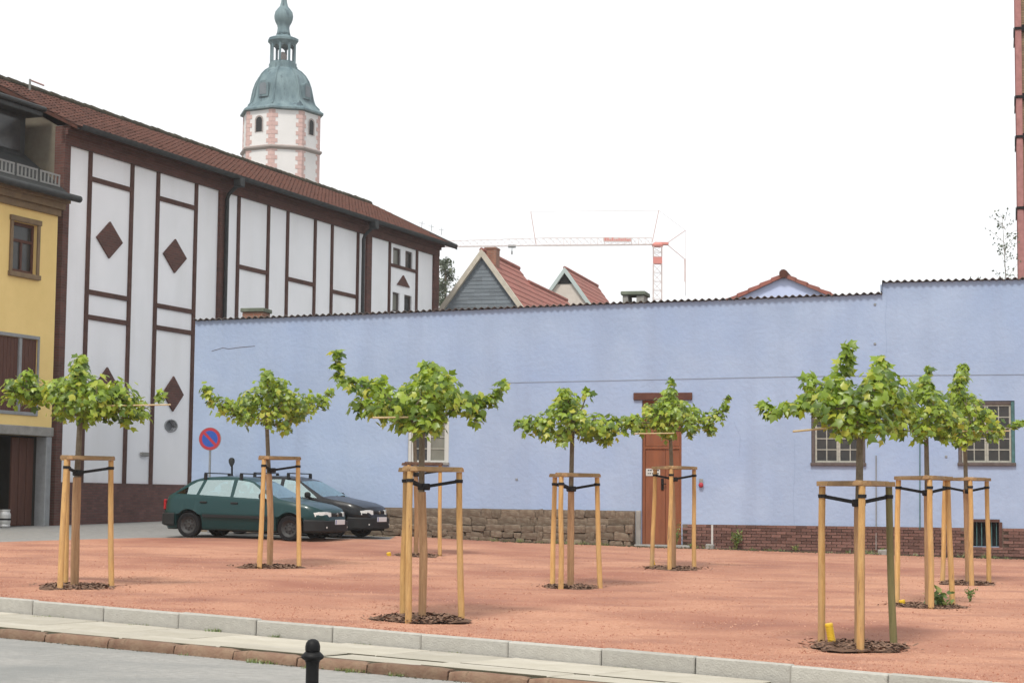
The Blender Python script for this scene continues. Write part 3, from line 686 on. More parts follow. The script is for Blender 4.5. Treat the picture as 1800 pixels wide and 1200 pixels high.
# diamonds and the triangle of brick
for x, y, hwx, hh in ((191, 422, 23, 32.5), (306, 450, 20.5, 30), (186, 681, 22, 36), (303, 692, 18, 31)):
    sa = f2(x - hwx, y)[0]; sb = f2(x + hwx, y)[0]; za_ = f2(x, y - hh)[1]; zb_ = f2(x, y + hh)[1]; sm, zm = (sa + sb) / 2, (za_ + zb_) / 2
    M = MB(); M.prism([(sa, zm), (sm, zb_), (sb, zm), (sm, za_)], -.05, .01); M.build('brick_diamond', mBrickR, white)
a, b, c = f2(697, 501), f2(719, 505), f2(708, 484); zz = (a[1] + b[1]) / 2
M = MB(); M.prism([(a[0], zz), (b[0], zz), (c[0], c[1])], -.05, .01); M.build('brick_triangle', mBrickR, white)
for q in W4:
    M = MB(); M.box((q[0] + .003, .05, q[2] + .003), (q[0] + .07, .14, q[3] - .003)); M.box((q[1] - .07, .05, q[2] + .003), (q[1] - .003, .14, q[3] - .003)); M.box((q[0] + .07, .05, q[3] - .07), (q[1] - .07, .14, q[3] - .003)); M.box((q[0] + .07, .05, q[2] + .003), (q[1] - .07, .14, q[2] + .07))
    wf = M.build('window', mFrame, white); M = MB(); M.add([(q[0] + .07, .1, q[2] + .07), (q[1] - .07, .1, q[2] + .07), (q[1] - .07, .1, q[3] - .07), (q[0] + .07, .1, q[3] - .07)], [(0, 1, 2, 3)]); M.build('pane', mPaneG if q is W4[0] or q is W4[2] else mPane, wf, fix=False)
M = MB(); M.add([(a_, -.03, b_) for a_, b_ in circ] + [(vs0 + (a_ - vs0) * 1.15, -.03, vz0 + (b_ - vz0) * 1.15) for a_, b_ in circ] + [(a_, .15, b_) for a_, b_ in circ] + [(vs0 + (a_ - vs0) * 1.15, .0, vz0 + (b_ - vz0) * 1.15) for a_, b_ in circ], [(i, (i + 1) % 20, (i + 1) % 20 + 20, i + 20) for i in range(20)] + [(i, (i + 1) % 20, (i + 1) % 20 + 40, i + 40) for i in range(20)] + [(i + 20, (i + 1) % 20 + 20, (i + 1) % 20 + 60, i + 60) for i in range(20)] + [tuple(range(40, 60))])
M.build('round_vent', mGreyP, white)
q = f2(252, 798); M = MB(); M.cbox((q[0] - .2, -.09, q[1] - .06), (q[0] + .2, .0, q[1] + .06), .015); M.build('meter_box', mLight, white)
# roof
ov = .55; zE = zeave - .02; slope = math.atan2(zridge - zE, RD + ov); Ls = math.hypot(zridge - zE, RD + ov)
sA, sB = s00 - .12, sEnd + .45
M = MB(); M.add([(sA, -ov, zE - .05), (sB, -ov, zE - .05), (sB, RD, zridge - .05), (sA, RD, zridge - .05), (sA, -ov, zE - .14), (sB, -ov, zE - .14), (sB, RD, zridge - .2), (sA, RD, zridge - .2), (sA, 2 * RD + ov, zE - .05), (sB, 2 * RD + ov, zE - .05)],
    [(0, 1, 2, 3), (4, 5, 6, 7), (0, 1, 5, 4), (1, 2, 6, 5), (0, 3, 7, 4), (3, 2, 9, 8)]); roof = M.build('roof', mTile, white, fix=False)
tw, te = .285, .34; nc = int((sB - sA) / tw); nrw = int(Ls / te) + 1; te = Ls / nrw
def tile_mesh(seed):
    M = MB(); pr = [(-.5, 0), (-.3, .012), (-.1, .004), (.12, 0), (.3, .035), (.44, .048), (.53, .02)]
    for y, dz in ((-.06, .022), (te + .02, -.012)):
        for a, h in pr: M.v.append((a * tw, y, h + dz))
    for a, h in pr: M.v.append((a * tw, -.06, h + .022 - .03))
    k = len(pr)
    for i in range(k - 1): M.f += [(i, i + 1, k + i + 1, k + i), (2 * k + i, 2 * k + i + 1, i + 1, i)]; M.mi += [0, 0]
    return M
tm = [tile_mesh(i).mesh('roof_tile', mTile, smooth=60, fix=False) for i in range(1)][0]
tb = tile_mesh(0); bulk = MB(); ca, sa_ = math.cos(slope), math.sin(slope); cnt = 0
for c in range(nc):
    for r in range(nrw):
        s_ = sA + (c + .5) * tw; y = -ov + r * te * ca; z = zE + r * te * sa_ - .03
        jy, jz = U(-.012, .012), U(-.006, .010)
        if cnt < 290 and c < 32:
            obj('roof_tile', tm, roof, (s_, y + jy, z + jz), (slope + U(-.02, .02), 0, U(-.012, .012))); cnt += 1
        else:
            q = U(-.02, .02); cs, sn = math.cos(slope + q), math.sin(slope + q)
            bulk.add([(s_ + vx, y + jy + vy * cs - vz * sn, z + jz + vy * sn + vz * cs) for vx, vy, vz in tb.v], tb.f)
bulk.build('far_roof_tiles', mTile, roof, fix=False, smooth=60, kind='stuff')
rm = MB(); rm.lathe([(.13, -.19), (.115, .21)], 10, axis='x'); rm = rm.mesh('ridge_tile', mTileMoss, smooth=40)
k = int((sB - sA) / .36)
for i in range(k): obj('ridge_tile', rm, roof, (sA + (i + .5) * .36, RD, zridge + U(-.012, .015)), (0, U(-.02, .02), U(-.01, .01)))
# gutter and downpipes
M = MB()
for i in range(9):
    q = math.pi + math.pi * i / 8
    for s_ in (sA, sB): M.v.append((s_, -ov - .09 + .11 * math.cos(q), zE - .02 + .13 * math.sin(q)))
for i in range(8): M.f.append((2 * i, 2 * i + 1, 2 * i + 3, 2 * i + 2)); M.mi.append(0)
M.build('gutter', mZinc, white, smooth=40, fix=False)
for x, y in ((397.5, 450), (638, 480)):
    s_ = f2(x, y, -.17)[0]; M = MB(); M.tube([(s_, -ov - .08, zE - .1), (s_, -ov - .08, zE - .25), (s_, -.22, zE - .6), (s_, -.17, zE - .75), (s_, -.17, zgr)], .065, 8); M.cbox((s_ - .16, -ov - .2, zE - .38), (s_ + .16, -ov + .08, zE - .06), .03); M.build('downpipe', mZinc, white, smooth=40)
# verge boards at the far end
M = MB(); M.add([(sB, -ov - .15, zE - .2), (sB, RD, zridge - .25), (sB, RD, zridge + .02), (sB, -ov - .15, zE + .02), (sB + .05, -ov - .15, zE - .2), (sB + .05, RD, zridge - .25), (sB + .05, RD, zridge + .02), (sB + .05, -ov - .15, zE + .02)], [(0, 1, 2, 3), (4, 5, 6, 7), (0, 1, 5, 4), (3, 2, 6, 7), (0, 3, 7, 4)]); M.build('verge_board', mZinc, white)
# bent vent pipe on the ridge and small spikes
s_, z_ = f2(38, 158, RD); s1, z1 = f2(40, 141, RD); s2, z2 = f2(63, 142, RD)
ant = thing('roof_mast', 'thin bent white mast on the ridge of the white building', 'mast', WF.w(s_, RD - .3, zridge - .1), WF.rot)
M = MB(); M.tube([(0, 0, -.2), (0, 0, z1 - zridge + .1)], .035, 8); M.build('pole', mLight, ant); M = MB(); M.tube([(-.02, 0, z1 - zridge + .07), (s2 - s_, 0, z1 - zridge + .05)], .03, 8); M.build('arm', mSand, ant)
M = MB()
for x in (735, 752, 770):
    s_ = f2(x, 400, RD * .4)[0]; yq = RD * .35; zq = zE + (yq + ov) * math.tan(slope); M.tube([(s_, yq, zq), (s_ + .05, yq, zq + .32)], .012, 5); M.tube([(s_ - .3, yq, zq + .2), (s_ + .3, yq, zq + .24)], .008, 5)
M.build('lightning_rod', mSteel, white)

# ================================================================== YELLOW HOUSE
PR = -.12                                                       # stands 12 cm proud of the white facade
yel = thing('yellow_house', 'yellow rendered house with dark slate roof and open garage at left edge', 'house', WF.w(0, PR, 0), WF.rot)
def y2(x, y, d=0): return WF(x, y, PR + d)
yR = y2(97, 560)[0] - .02; yLft = yR - 9
zg = WF.g(-3) - .5
def yr(x0, x1, y0, y1): s_, e_ = y2(x0, (y0 + y1) / 2)[0], y2(x1, (y0 + y1) / 2)[0]; return s_, e_, y2((x0 + x1) / 2, y1)[1], y2((x0 + x1) / 2, y0)[1]
zcor = (y2(20, 362)[1] + y2(95, 378)[1]) / 2
WY = yr(21, 64, 392, 480); SH = yr(-14, 64, 592, 722); GA = list(yr(-75, 79, 764, 930)); GA[2] = WF.g(-2) - .05; GA[3] = y2(50, 765)[1]
poly_wall(rect(yLft, yR, zg, zcor + .3), [rect(*WY), rect(*SH), rect(*GA)], .25).build('wall', mYellow, yel)
M = MB(); dY = 4.6
M.add([(yLft, .25, zg), (yLft, 8, zg), (yLft, 8, zcor), (yLft, .25, zcor)], [(0, 1, 2, 3)]); M.build('side_wall', mYellow, yel, fix=False)
# garage interior, door leaf, posts
a0, a1, z0, z1 = GA
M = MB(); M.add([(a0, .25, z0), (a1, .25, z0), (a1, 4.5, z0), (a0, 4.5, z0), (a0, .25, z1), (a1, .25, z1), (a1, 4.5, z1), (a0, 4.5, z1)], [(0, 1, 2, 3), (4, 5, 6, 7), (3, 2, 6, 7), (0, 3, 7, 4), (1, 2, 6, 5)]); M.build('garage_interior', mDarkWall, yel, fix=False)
M = MB(); M.cbox((a0 - .3, -.06, z1), (a1 + .27, .2, z1 + .26), .02); M.build('garage_lintel', mConc, yel)
M = MB(); M.cbox((a1 - .03, -.04, z0 - .3), (a1 + .22, .32, z1 - .003), .02); M.build('garage_post', mGreyP, yel)
dl = y2(38, 840)[0]; nb_ = 6
for i in range(nb_):
    q0 = dl + (a1 - .05 - dl) * i / nb_; q1 = dl + (a1 - .05 - dl) * (i + 1) / nb_; M = MB(); M.cbox((q0 + .006, .35 + .02 * (i % 2), z0 + .05), (q1 - .006, .42 + .02 * (i % 2), z1 - .05), .01); M.build('door_board', mBrownP, yel)
# upper window with stone surround
s0, s1, z0, z1 = WY; t = .12
M = MB(); M.cbox((s0 - t, -.05, z0 - .003), (s0 - .002, .05, z1 + .003), .01); M.cbox((s1 + .002, -.05, z0 - .003), (s1 + t, .05, z1 + .003), .01); M.cbox((s0 - t - .03, -.07, z1 + .005), (s1 + t + .03, .05, z1 + .15), .01); M.cbox((s0 - t - .03, -.09, z0 - .14), (s1 + t + .03, .05, z0 - .005), .01); wy = M.build('window', mCornice, yel)
M = MB(); f = .09; M.box((s0 + .003, .1, z0 + .003), (s0 + f, .18, z1 - .003)); M.box((s1 - f, .1, z0 + .003), (s1 - .003, .18, z1 - .003)); M.box((s0 + f, .1, z1 - f), (s1 - f, .18, z1 - .003)); M.box((s0 + f, .1, z0 + .003), (s1 - f, .18, z0 + f)); zm = z0 + (z1 - z0) * .64; M.box((s0 + f, .1, zm - .04), (s1 - f, .17, zm + .04)); sm = (s0 + s1) / 2; M.box((sm - .04, .1, z0 + f), (sm + .04, .165, zm - .04)); M.build('frame', mBrownP, wy)
for a, b, c, d in ((s0 + f, sm - .04, z0 + f, zm - .04), (sm + .04, s1 - f, z0 + f, zm - .04), (s0 + f, s1 - f, zm + .04, z1 - f)):
    M = MB(); M.add([(a, .14, c), (b, .14, c), (b, .14, d), (a, .14, d)], [(0, 1, 2, 3)]); M.build('pane', mPane, wy, fix=False)
# shuttered window
s0, s1, z0, z1 = SH; n_ = 2; sh = None
M = MB(); M.cbox((s0 - .08, -.04, z0 - .1), (s1 + .08, .08, z0 - .003), .01); M.cbox((s0 - .08, -.04, z1 + .003), (s1 + .08, .08, z1 + .1), .01); M.cbox((s0 - .08, -.04, z0), (s0 - .003, .08, z1), .01); M.cbox((s1 + .003, -.04, z0), (s1 + .08, .08, z1), .01); sm = y2(34, 655)[0]; M.cbox((sm - .06, -.03, z0 + .002), (sm + .06, .08, z1 - .002), .01); sh = M.build('window', mGreyP, yel)
for a, b in ((s0 + .003, sm - .063), (sm + .063, s1 - .003)):
    M = MB(); nb_ = max(3, int((b - a) / .16))
    for i in range(nb_): q0 = a + (b - a) * i / nb_; q1 = a + (b - a) * (i + 1) / nb_; M.cbox((q0 + .004, .02, z0 + .004), (q1 - .004, .06, z1 - .004), .008)
    M.build('shutter', mBrownP, sh)
# cornice, gutter, roof, snow guard, dormer
M = MB(); M.box((yLft, -.10, zcor), (yR + .02, .0, zcor + .18)); M.box((yLft, -.22, zcor + .18), (yR + .05, .0, zcor + .36)); M.box((yLft, -.36, zcor + .36), (yR + .1, .0, zcor + .50)); M.build('cornice', mCornice, yel)
ze = zcor + .52; rs = math.radians(38); rd = 5.0
M = MB(); M.add([(yLft, -.5, ze), (yR + .02, -.5, ze), (yR + .02, rd, ze + (rd + .5) * math.tan(rs)), (yLft, rd, ze + (rd + .5) * math.tan(rs)), (yLft, -.5, ze - .1), (yR + .02, -.5, ze - .1)], [(0, 1, 2, 3), (0, 1, 5, 4)]); rf = M.build('roof', mSlateD, yel, fix=False)
M = MB(); M.tube([(yLft, -.55, ze - .02), (yR + .25, -.55, ze - .02)], .1, 10); M.build('gutter', mZinc, yel, smooth=40)
M = MB(); q = yR - .02 - 1.05 * 6; y_ = -.12; zb_ = ze + .30
while q < yR - .95:
    for r in (0, .30): M.box((q + .02, y_ - .012, zb_ + r), (min(q + .95, yR), y_ + .012, zb_ + r + .05))
    for i in range(6): M.box((q + .03 + i * .17, y_ - .01, zb_ + .05), (q + .09 + i * .17, y_ + .01, zb_ + .3))
    q += 1.05
M.build('snow_guard', mLight, rf)
# dormer
dx1 = y2(44, 240, 1.0)[0]; dx0 = dx1 - 3.2; dzb = ze + 1.5 * math.tan(rs) - .35; dzt = y2(20, 197, 1.0)[1]
M = MB(); M.box((dx0, 1.0, dzb), (dx1, 3.5, dzt)); dm = M.build('dormer', mSlateD, yel)
M = MB(); M.cbox((dx0 - .2, .6, dzt + .002), (dx1 + .28, 3.8, dzt + .16), .03); M.cbox((dx0 - .3, .5, dzt + .165), (dx1 + .36, 3.9, dzt + .30), .04); M.build('dormer_roof', mZinc, dm)
M = MB(); M.box((dx1 - 1.5, .97, dzb + .5), (dx1 - .25, .998, dzt - .15)); M.build('dormer_window', mPane, dm)
# steel keg in the garage
kp = WF.w(y2(13, 905)[0], -.02, 0); kz_ = gz(kp.x, kp.y) - .02
keg = thing('beer_keg', 'steel keg standing in the open garage of the yellow house', 'keg', (kp.x, kp.y, gz(kp.x, kp.y) - .02))
M = MB(); M.lathe([(.0, 0), (.15, 0), (.165, .02), (.165, .05), (.15, .08), (.17, .12), (.175, .2), (.17, .30), (.175, .33), (.17, .36), (.15, .40), (.14, .43), (.155, .45), (.15, .48), (.1, .475), (0, .47)], 24); M.build('body', mKeg, keg, smooth=50)
M = MB(); M.lathe([(.172, .19), (.186, .2), (.186, .235), (.172, .245)], 24, cap=False); M.build('band', mRub, keg)

# ================================================================== CHURCH TOWER (far)
TD = 200.; tc_ = at(494, 260, TD); kx = TD / F
def tz(y): return CZ + (at(494, y, TD).z - CZ)
tower = thing('church_tower', 'white octagonal church tower with green copper dome and lantern behind the roof', 'tower', (tc_.x, tc_.y, 0), 0)
R8 = 70 * kx; ph0 = math.radians(-90 - 7)
def oct_(r, z): return [(r * math.cos(ph0 + i * math.pi / 4), r * math.sin(ph0 + i * math.pi / 4), z) for i in range(8)]
def stack(rings, k=0, cap=True, n=8):
    M = MB(); vs_ = [p for r in rings for p in r]
    fs = [(i * n + j, i * n + (j + 1) % n, (i + 1) * n + (j + 1) % n, (i + 1) * n + j) for i in range(len(rings) - 1) for j in range(n)]
    if cap: fs += [tuple(range(n))[::-1], tuple((len(rings) - 1) * n + j for j in range(n))]
    return M.add(vs_, fs, k)
zEv = tz(203)
stack([oct_(R8, 0), oct_(R8, zEv)]).build('shaft', mTower, tower)
zs_ = tz(270); stack([oct_(R8 + .05, zs_ - .25), oct_(R8 + .28, zs_ - .05), oct_(R8 + .3, zs_ + .1), oct_(R8 + .05, zs_ + .25)]).build('string_course', mBand, tower)
for i in range(8):
    a = ph0 + i * math.pi / 4; M = MB(); z = zs_ - 9; j = 0; c = Vector((math.cos(a) * R8, math.sin(a) * R8, 0))
    while z < zEv - .1:
        for sg_ in (-1, 1):
            e = (Vector((math.cos(a + sg_ * math.pi / 4) * R8, math.sin(a + sg_ * math.pi / 4) * R8, 0)) - c).normalized(); L_ = .66 if j % 2 else .40; o = Vector((c.x, c.y, 0)).normalized() * .05
            p = c + o; q = c + e * L_ + o; M.add([(p.x, p.y, z), (q.x, q.y, z), (q.x, q.y, z + .42), (p.x, p.y, z + .42), (c.x * .98, c.y * .98, z), ((c + e * L_).x * .98, (c + e * L_).y * .98, z), ((c + e * L_).x * .98, (c + e * L_).y * .98, z + .42), (c.x * .98, c.y * .98, z + .42)], [(0, 1, 2, 3), (1, 5, 6, 2), (0, 1, 5, 4), (3, 2, 6, 7)])
        z += .45; j += 1
    M.build('quoins', mSand, tower, fix=False, kind='stuff')
ap = R8 * math.cos(math.pi / 8)
for i in range(8):
    a = ph0 + (i + .5) * math.pi / 4; nrm = Vector((math.cos(a), math.sin(a), 0)); tg = Vector((-nrm.y, nrm.x, 0))
    if i % 2 == 1:
        zb_, zt_ = tz(243), tz(217); hw = .40; M = MB(); pts = [(-hw, zb_), (hw, zb_)] + [(hw * math.cos(q), zt_ - hw + hw * math.sin(q)) for q in [math.pi * t_ / 8 for t_ in range(9)]]
        base = nrm * (ap + .03); k = len(pts); M.add([base + tg * x + Vector((0, 0, z)) for x, z in pts], [tuple(range(k))]); wn = M.build('window', mDark, tower, fix=False)
        M = MB(); M.add([base + nrm * .04 + tg * x + Vector((0, 0, z)) for x, z in pts] + [base + nrm * .04 + tg * x * 1.35 + Vector((0, 0, zb_ + .3 + (z - zb_ - .3) * 1.12)) for x, z in pts], [(j, (j + 1) % k, (j + 1) % k + k, j + k) for j in range(k)]); M.build('window_surround', mBand, wn, fix=False)
px = lambda r: r * kx
prof = [(70, 206), (76, 204), (76, 201), (68, 195), (60, 187), (56.5, 178), (54.5, 168), (52, 157), (48, 146), (42, 136), (34, 128), (26, 123), (25, 119)]
stack([oct_(px(r), tz(y)) for r, y in prof]).build('dome', mCopper, tower, smooth=25)
M = MB()
for i in range(8):
    a = ph0 + i * math.pi / 4; M.tube([(px(r + .6) * math.cos(a), px(r + .6) * math.sin(a), tz(y)) for r, y in prof[3:]], .09, 5)
M.build('dome_rib', mCopper, tower, smooth=True)
for i in (1, 3, 5, 7):
    a = ph0 + (i + .5) * math.pi / 4; nrm = Vector((math.cos(a), math.sin(a), 0)); tg = Vector((-nrm.y, nrm.x, 0)); M = MB(); hw = .62
    zb_, zt_ = tz(180), tz(152); pts = [(-hw, zb_), (hw, zb_)] + [(hw * math.cos(q), zt_ - .35 + .35 * math.sin(q)) for q in [math.pi * t_ / 6 for t_ in range(7)]]; k = len(pts)
    b0 = nrm * px(56); b1 = nrm * px(36); M.add([b0 + tg * x + Vector((0, 0, z)) for x, z in pts] + [b1 + tg * x + Vector((0, 0, z)) for x, z in pts], [tuple(range(k))] + [(j, (j + 1) % k, (j + 1) % k + k, j + k) for j in range(k)]); d_o = M.build('dormer', mCopper, tower)
    M = MB(); M.add([nrm * px(56.6) + tg * x * .7 + Vector((0, 0, zb_ + .25 + (z - zb_) * .72)) for x, z in pts], [tuple(range(k))]); M.build('louvre', mSlate, d_o, fix=False)
stack([oct_(px(25.5), tz(121)), oct_(px(25.5), tz(113)), oct_(px(23), tz(112)), oct_(px(23), tz(110))]).build('lantern_base', mCopper, tower)
for i in range(8):
    a = ph0 + i * math.pi / 4; r = px(21.5); M = MB(); M.tube([(r * math.cos(a), r * math.sin(a), tz(111)), (r * math.cos(a), r * math.sin(a), tz(79))], .13, 8)
    a2 = a + math.pi / 4; p = Vector((r * math.cos(a), r * math.sin(a), 0)); q = Vector((r * math.cos(a2), r * math.sin(a2), 0)); vs_ = []
    for t_ in range(9):
        t1 = t_ / 8; pp = p.lerp(q, t1); zz = tz(88) + (tz(81) - tz(88)) * math.sin(math.pi * t1); vs_ += [(pp.x, pp.y, zz), (pp.x, pp.y, tz(78))]
    M.add(vs_, [(2 * t_, 2 * t_ + 1, 2 * t_ + 3, 2 * t_ + 2) for t_ in range(8)]); M.build('lantern_column', mCopper, tower, fix=False)
M = MB(); M.lathe([(0, tz(112)), (.35, tz(105)), (.4, tz(98)), (.25, tz(93)), (0, tz(91))], 12); M.build('bell', mBand, tower, smooth=True)
stack([oct_(px(23), tz(80)), oct_(px(25), tz(77)), oct_(px(28), tz(74)), oct_(px(28), tz(70)), oct_(px(22), tz(67)), oct_(px(15), tz(65)), oct_(px(12), tz(61))]).build('lantern_roof', mCopper, tower)
M = MB(); M.lathe([(px(r), tz(y)) for r, y in [(13, 63), (11.5, 57), (10.5, 50), (11.5, 45), (14.5, 40), (16.5, 34), (17, 29), (15.5, 22), (11, 16), (7.5, 12), (5.5, 5), (4, -6), (2.6, -25), (1.5, -50), (1, -80)]], 20); M.build('onion_spire', mCopper, tower, smooth='all')

# ================================================================== CRANE (far)
CD = 264.
def cp(x, y, dy=0): p = at(x, y, CD); return Vector((p.x, p.y + dy, p.z))
c0 = cp(1156, 430); crane = thing('tower_crane', 'pale tower crane with red mast section beyond the house roofs', 'crane', (c0.x, c0.y, gz(c0.x, c0.y)), 0); CO = Vector(crane.location)
def lat(pts4, nseg, r, M, k=0):              # lattice between two quads of corners
    a, b = pts4
    for i in range(len(a)): M.tube([a[i], b[i]], r, 4, k)
    for s_ in range(nseg):
        for i in range(len(a)):
            j = (i + 1) % len(a); M.tube([a[i].lerp(b[i], s_ / nseg), a[j].lerp(b[j], (s_ + 1) / nseg)], r * .6, 4, k); M.tube([a[i].lerp(b[i], s_ / nseg), a[j].lerp(b[j], s_ / nseg)], r * .6, 4, k)
def sq4(z): return [Vector((sx * .6, sy * .6, z)) for sx, sy in ((-1, -1), (1, -1), (1, 1), (-1, 1))]
zc = lambda y: cp(1156, y).z - CO.z
M = MB(); lat((sq4(0), sq4(zc(464))), 24, .075, M); lat((sq4(zc(452)), sq4(zc(434))), 2, .075, M); M.build('mast', mCraneW, crane, fix=False)
M = MB(); M.box((-.62, -.62, zc(464)), (.62, .62, zc(452))); M.build('mast_section', mCraneR, crane)
M = MB(); M.lathe([(.75, zc(434)), (.8, zc(432)), (.8, zc(430)), (.6, zc(427))], 16); M.build('slewing_ring', mCraneR, crane)
def rel(x, y, dy=0): return cp(x, y, dy) - CO
M = MB(); b0 = [rel(1146, 430, -.5), rel(1146, 430, .5), rel(1146, 418)]; bm__ = [rel(955, 431.5, -.5), rel(955, 431.5, .5), rel(955, 418.5)]; be = [rel(772, 434, -.4), rel(772, 434, .4), rel(772, 424)]
lat((b0, bm__), 16, .06, M); lat((bm__, be), 15, .05, M); M.build('jib', mCraneW, crane, fix=False)
M = MB(); M.box((rel(1060, 425).x, -.62, rel(1060, 426).z), (rel(1110, 425).x, -.56, rel(1060, 418).z)); sb_ = M.build('sign_board', mCraneW, crane)
M = MB(); q = rel(1062, 425).x
while q < rel(1107, 425).x: b = q + U(.16, .3); M.box((q, -.635, rel(1060, 424.5).z), (b, -.622, rel(1060, 420).z + U(-.15, .15))); q = b + .09
M.build('sign_lettering', mCraneR, sb_)
M = MB()
for a, b in (((1146, 428), (1158, 370)), ((933, 372), (942, 429)), ((1170, 429), (1205, 405)), ((1172, 429), (1203, 455))): M.tube([rel(*a), rel(*b)], .055, 5)
M.build('strut', mSand, crane)
M = MB()
for a, b in (((1158, 370), (1205, 405)), ((933, 372), (1158, 370)), ((1205, 405), (1205, 520)), ((1203, 455), (1205, 520))): M.tube([rel(*a), rel(*b)], .035, 4)
M.build('tie_rope', mCraneW, crane)
p = rel(1170, 429); M = MB(); M.cbox((p.x - 1.6, -.4, p.z - .15), (p.x + .4, .4, p.z + .25), .05); M.build('counter_arm', mCraneR, crane)
p = rel(1188, 475); M = MB(); M.box((rel(1204, 500).x - .07, -.07, rel(1204, 495).z), (rel(1204, 500).x + .07, .07, rel(1204, 455).z)); M.build('counterweight_rod', mSand, crane)
p = rel(900, 432); M = MB(); M.cbox((p.x - .55, -.5, p.z - .25), (p.x + .55, .5, p.z + .1), .05); tr = M.build('trolley', mGreyP, crane); M = MB(); M.tube([(p.x, 0, p.z - .2), (p.x, 0, p.z - .75)], .05, 5); M.cbox((p.x - .12, -.1, p.z - 1.25), (p.x + .12, .1, p.z - .75), .04); M.build('hook_block', mGreyP, tr)

# ================================================================== HOUSES BEHIND
def gable_house(name, label, ax, ay, D, pitch, ridge, half, wall_m, roof_m, verge_m, annex=None, n_course=14):
    A = at(ax, ay, D); rz = BW.rot; h = thing(name, label, 'house', (A.x, A.y, 0), rz); za = A.z; tn = math.tan(pitch)
    M = MB(); M.prism([(-half, 0), (half, 0), (half, za - half * tn - .1), (0, za - .1), (-half, za - half * tn - .1)], 0, ridge); M.build('wall', wall_m, h)
    for sg_ in (-1, 1):
        M = MB(); L_ = half + .3; nn = n_course
        for i in range(nn):
            a, b = L_ * i / nn, L_ * (i + 1) / nn + .02; y1 = ridge
            if annex and sg_ > 0 and a >= annex[0] - .05: y1 = ridge + annex[1]
            za_, zb_ = za - a * tn, za - b * tn
            M.add([(sg_ * a, -.14, za_ + .01), (sg_ * b, -.14, zb_ + .06), (sg_ * b, y1, zb_ + .06), (sg_ * a, y1, za_ + .01), (sg_ * b, -.14, zb_ - .06), (sg_ * b, y1, zb_ - .06)], [(0, 1, 2, 3), (1, 4, 5, 2)])
        M.build('roof', roof_m, h, fix=False)
        M = MB(); L2 = half + .35
        M.add([(0, -.2, za + .06), (sg_ * L2, -.2, za - L2 * tn + .06), (sg_ * L2, -.2, za - L2 * tn - .24), (0, -.2, za - .26), (0, .02, za + .06), (sg_ * L2, .02, za - L2 * tn + .06), (sg_ * L2, .02, za - L2 * tn - .24), (0, .02, za - .26)], [(0, 1, 2, 3), (0, 1, 5, 4), (3, 2, 6, 7), (4, 5, 6, 7), (1, 2, 6, 5)]); M.build('verge_board', verge_m, h)
    M = MB(); M.tube([(0, -.15, za + .03), (0, ridge, za + .03)], .10, 8); M.build('ridge_cap', roof_m, h)
    return h, za, tn
h1, za, tn = gable_house('slate_gable_house', 'house with grey slate gable and red roof behind the blue wall', 848, 441, 78, math.radians(53.5), 6.2, 4.6, mSlate, mTileRed, mVerge, annex=(.45, 7.9), n_course=22)
slm = MB().add([(-.5, 0, 0), (.5, 0, 0), (.5, 0, 1), (-.5, 0, 1), (-.5, -.016, 0), (.5, -.016, 0)], [(4, 5, 2, 3), (0, 1, 5, 4)]).mesh('slate_row', mSlate, fix=False)
z = za - .45; r = 0
while z > za - 4.8:                                               # hung slates in rows, two boards per row
    hw_ = (za - z - .34) / tn
    n_ = max(1, int(2 * hw_ / .55))
    for i in range(n_):
        if r * 2 > 0: obj('slate', slm, h1, (-hw_ + (i + .5) * 2 * hw_ / n_, -.005, z - .17), None, (2 * hw_ / n_ - .008, 1, .17))
    z -= .16; r += 1
M = MB(); M.box((.02, .3, za - 1.0), (.50, .95, za + .12)); M.box((-.0, .27, za + .12), (.52, .98, za + .19)); M.build('chimney', mBrickC, h1)
M = MB(); xq = .45; zq = za - .45 * tn; L_ = 4.9
M.add([(xq, 6.2, zq + .02), (xq, 14.1, zq + .02), (xq - 3.5, 14.1, zq - 3.5 * tn), (xq - 3.5, 6.2, zq - 3.5 * tn)], [(0, 1, 2, 3)])
M.add([(xq, 14.05, zq), (xq + 4.2, 14.05, zq - 4.2 * tn), (xq - 3.5, 14.05, zq - 4.2 * tn)], [(0, 1, 2)]); M.tube([(xq, 6.2, zq + .03), (xq, 14.1, zq + .03)], .09, 8); M.build('annex_roof', mTileRed, h1, fix=False)
h2, za2, tn2 = gable_house('white_gable_house', 'smaller house with pale gable and dark loft opening behind the slate house', 993.5, 472, 105, math.radians(54), 8.9, 3.9, mat('old_white_render', (.58, .52, .47), .95, (.50, .45, .40), 2, bump=.4, bscale=10), mTileRed, mat('pale_verge', (.40, .46, .45), .85), n_course=18)
M = MB(); hh = .87; M.add([(0, -.03, za2 - .28), ((hh - .28) / tn2, -.03, za2 - hh), (-(hh - .28) / tn2, -.03, za2 - hh)], [(0, 1, 2)]); M.build('loft_opening', mDark, h2, fix=False)

# tall brick chimney at the right edge
sp = at(1788, 300, 54)
shaft = thing('factory_chimney', 'tall brick factory shaft with iron bands at the right edge', 'chimney', (sp.x, sp.y, 0), BW.rot)
M = MB(); M.box((.14, .1, 0), (2.2, 2.2, 24)); M.build('shaft', mBrickT, shaft)
for a in ((0, 0), (2.1, 0), (0, 2.1), (2.1, 2.1)):
    M = MB(); M.box((a[0], a[1], 0), (a[0] + .17, a[1] + .17, 24)); M.build('pilaster', mBrickP, shaft)
for y in (50, 170, 240, 365):
    z = at(1790, y, 54).z; M = MB(); M.box((.17, -.03, z - .09), (2.1, .09, z + .09)); M.cbox((-.035, -.035, z - .045), (2.32, -.003, z + .03), .01); M.cbox((-.035, -.035, z - .045), (-.003, 2.3, z + .03), .01); M.tube([(-.05, -.05, z), (-.055, -.055, z - .3)], .010, 5); M.build('iron_band', mIron, shaft)

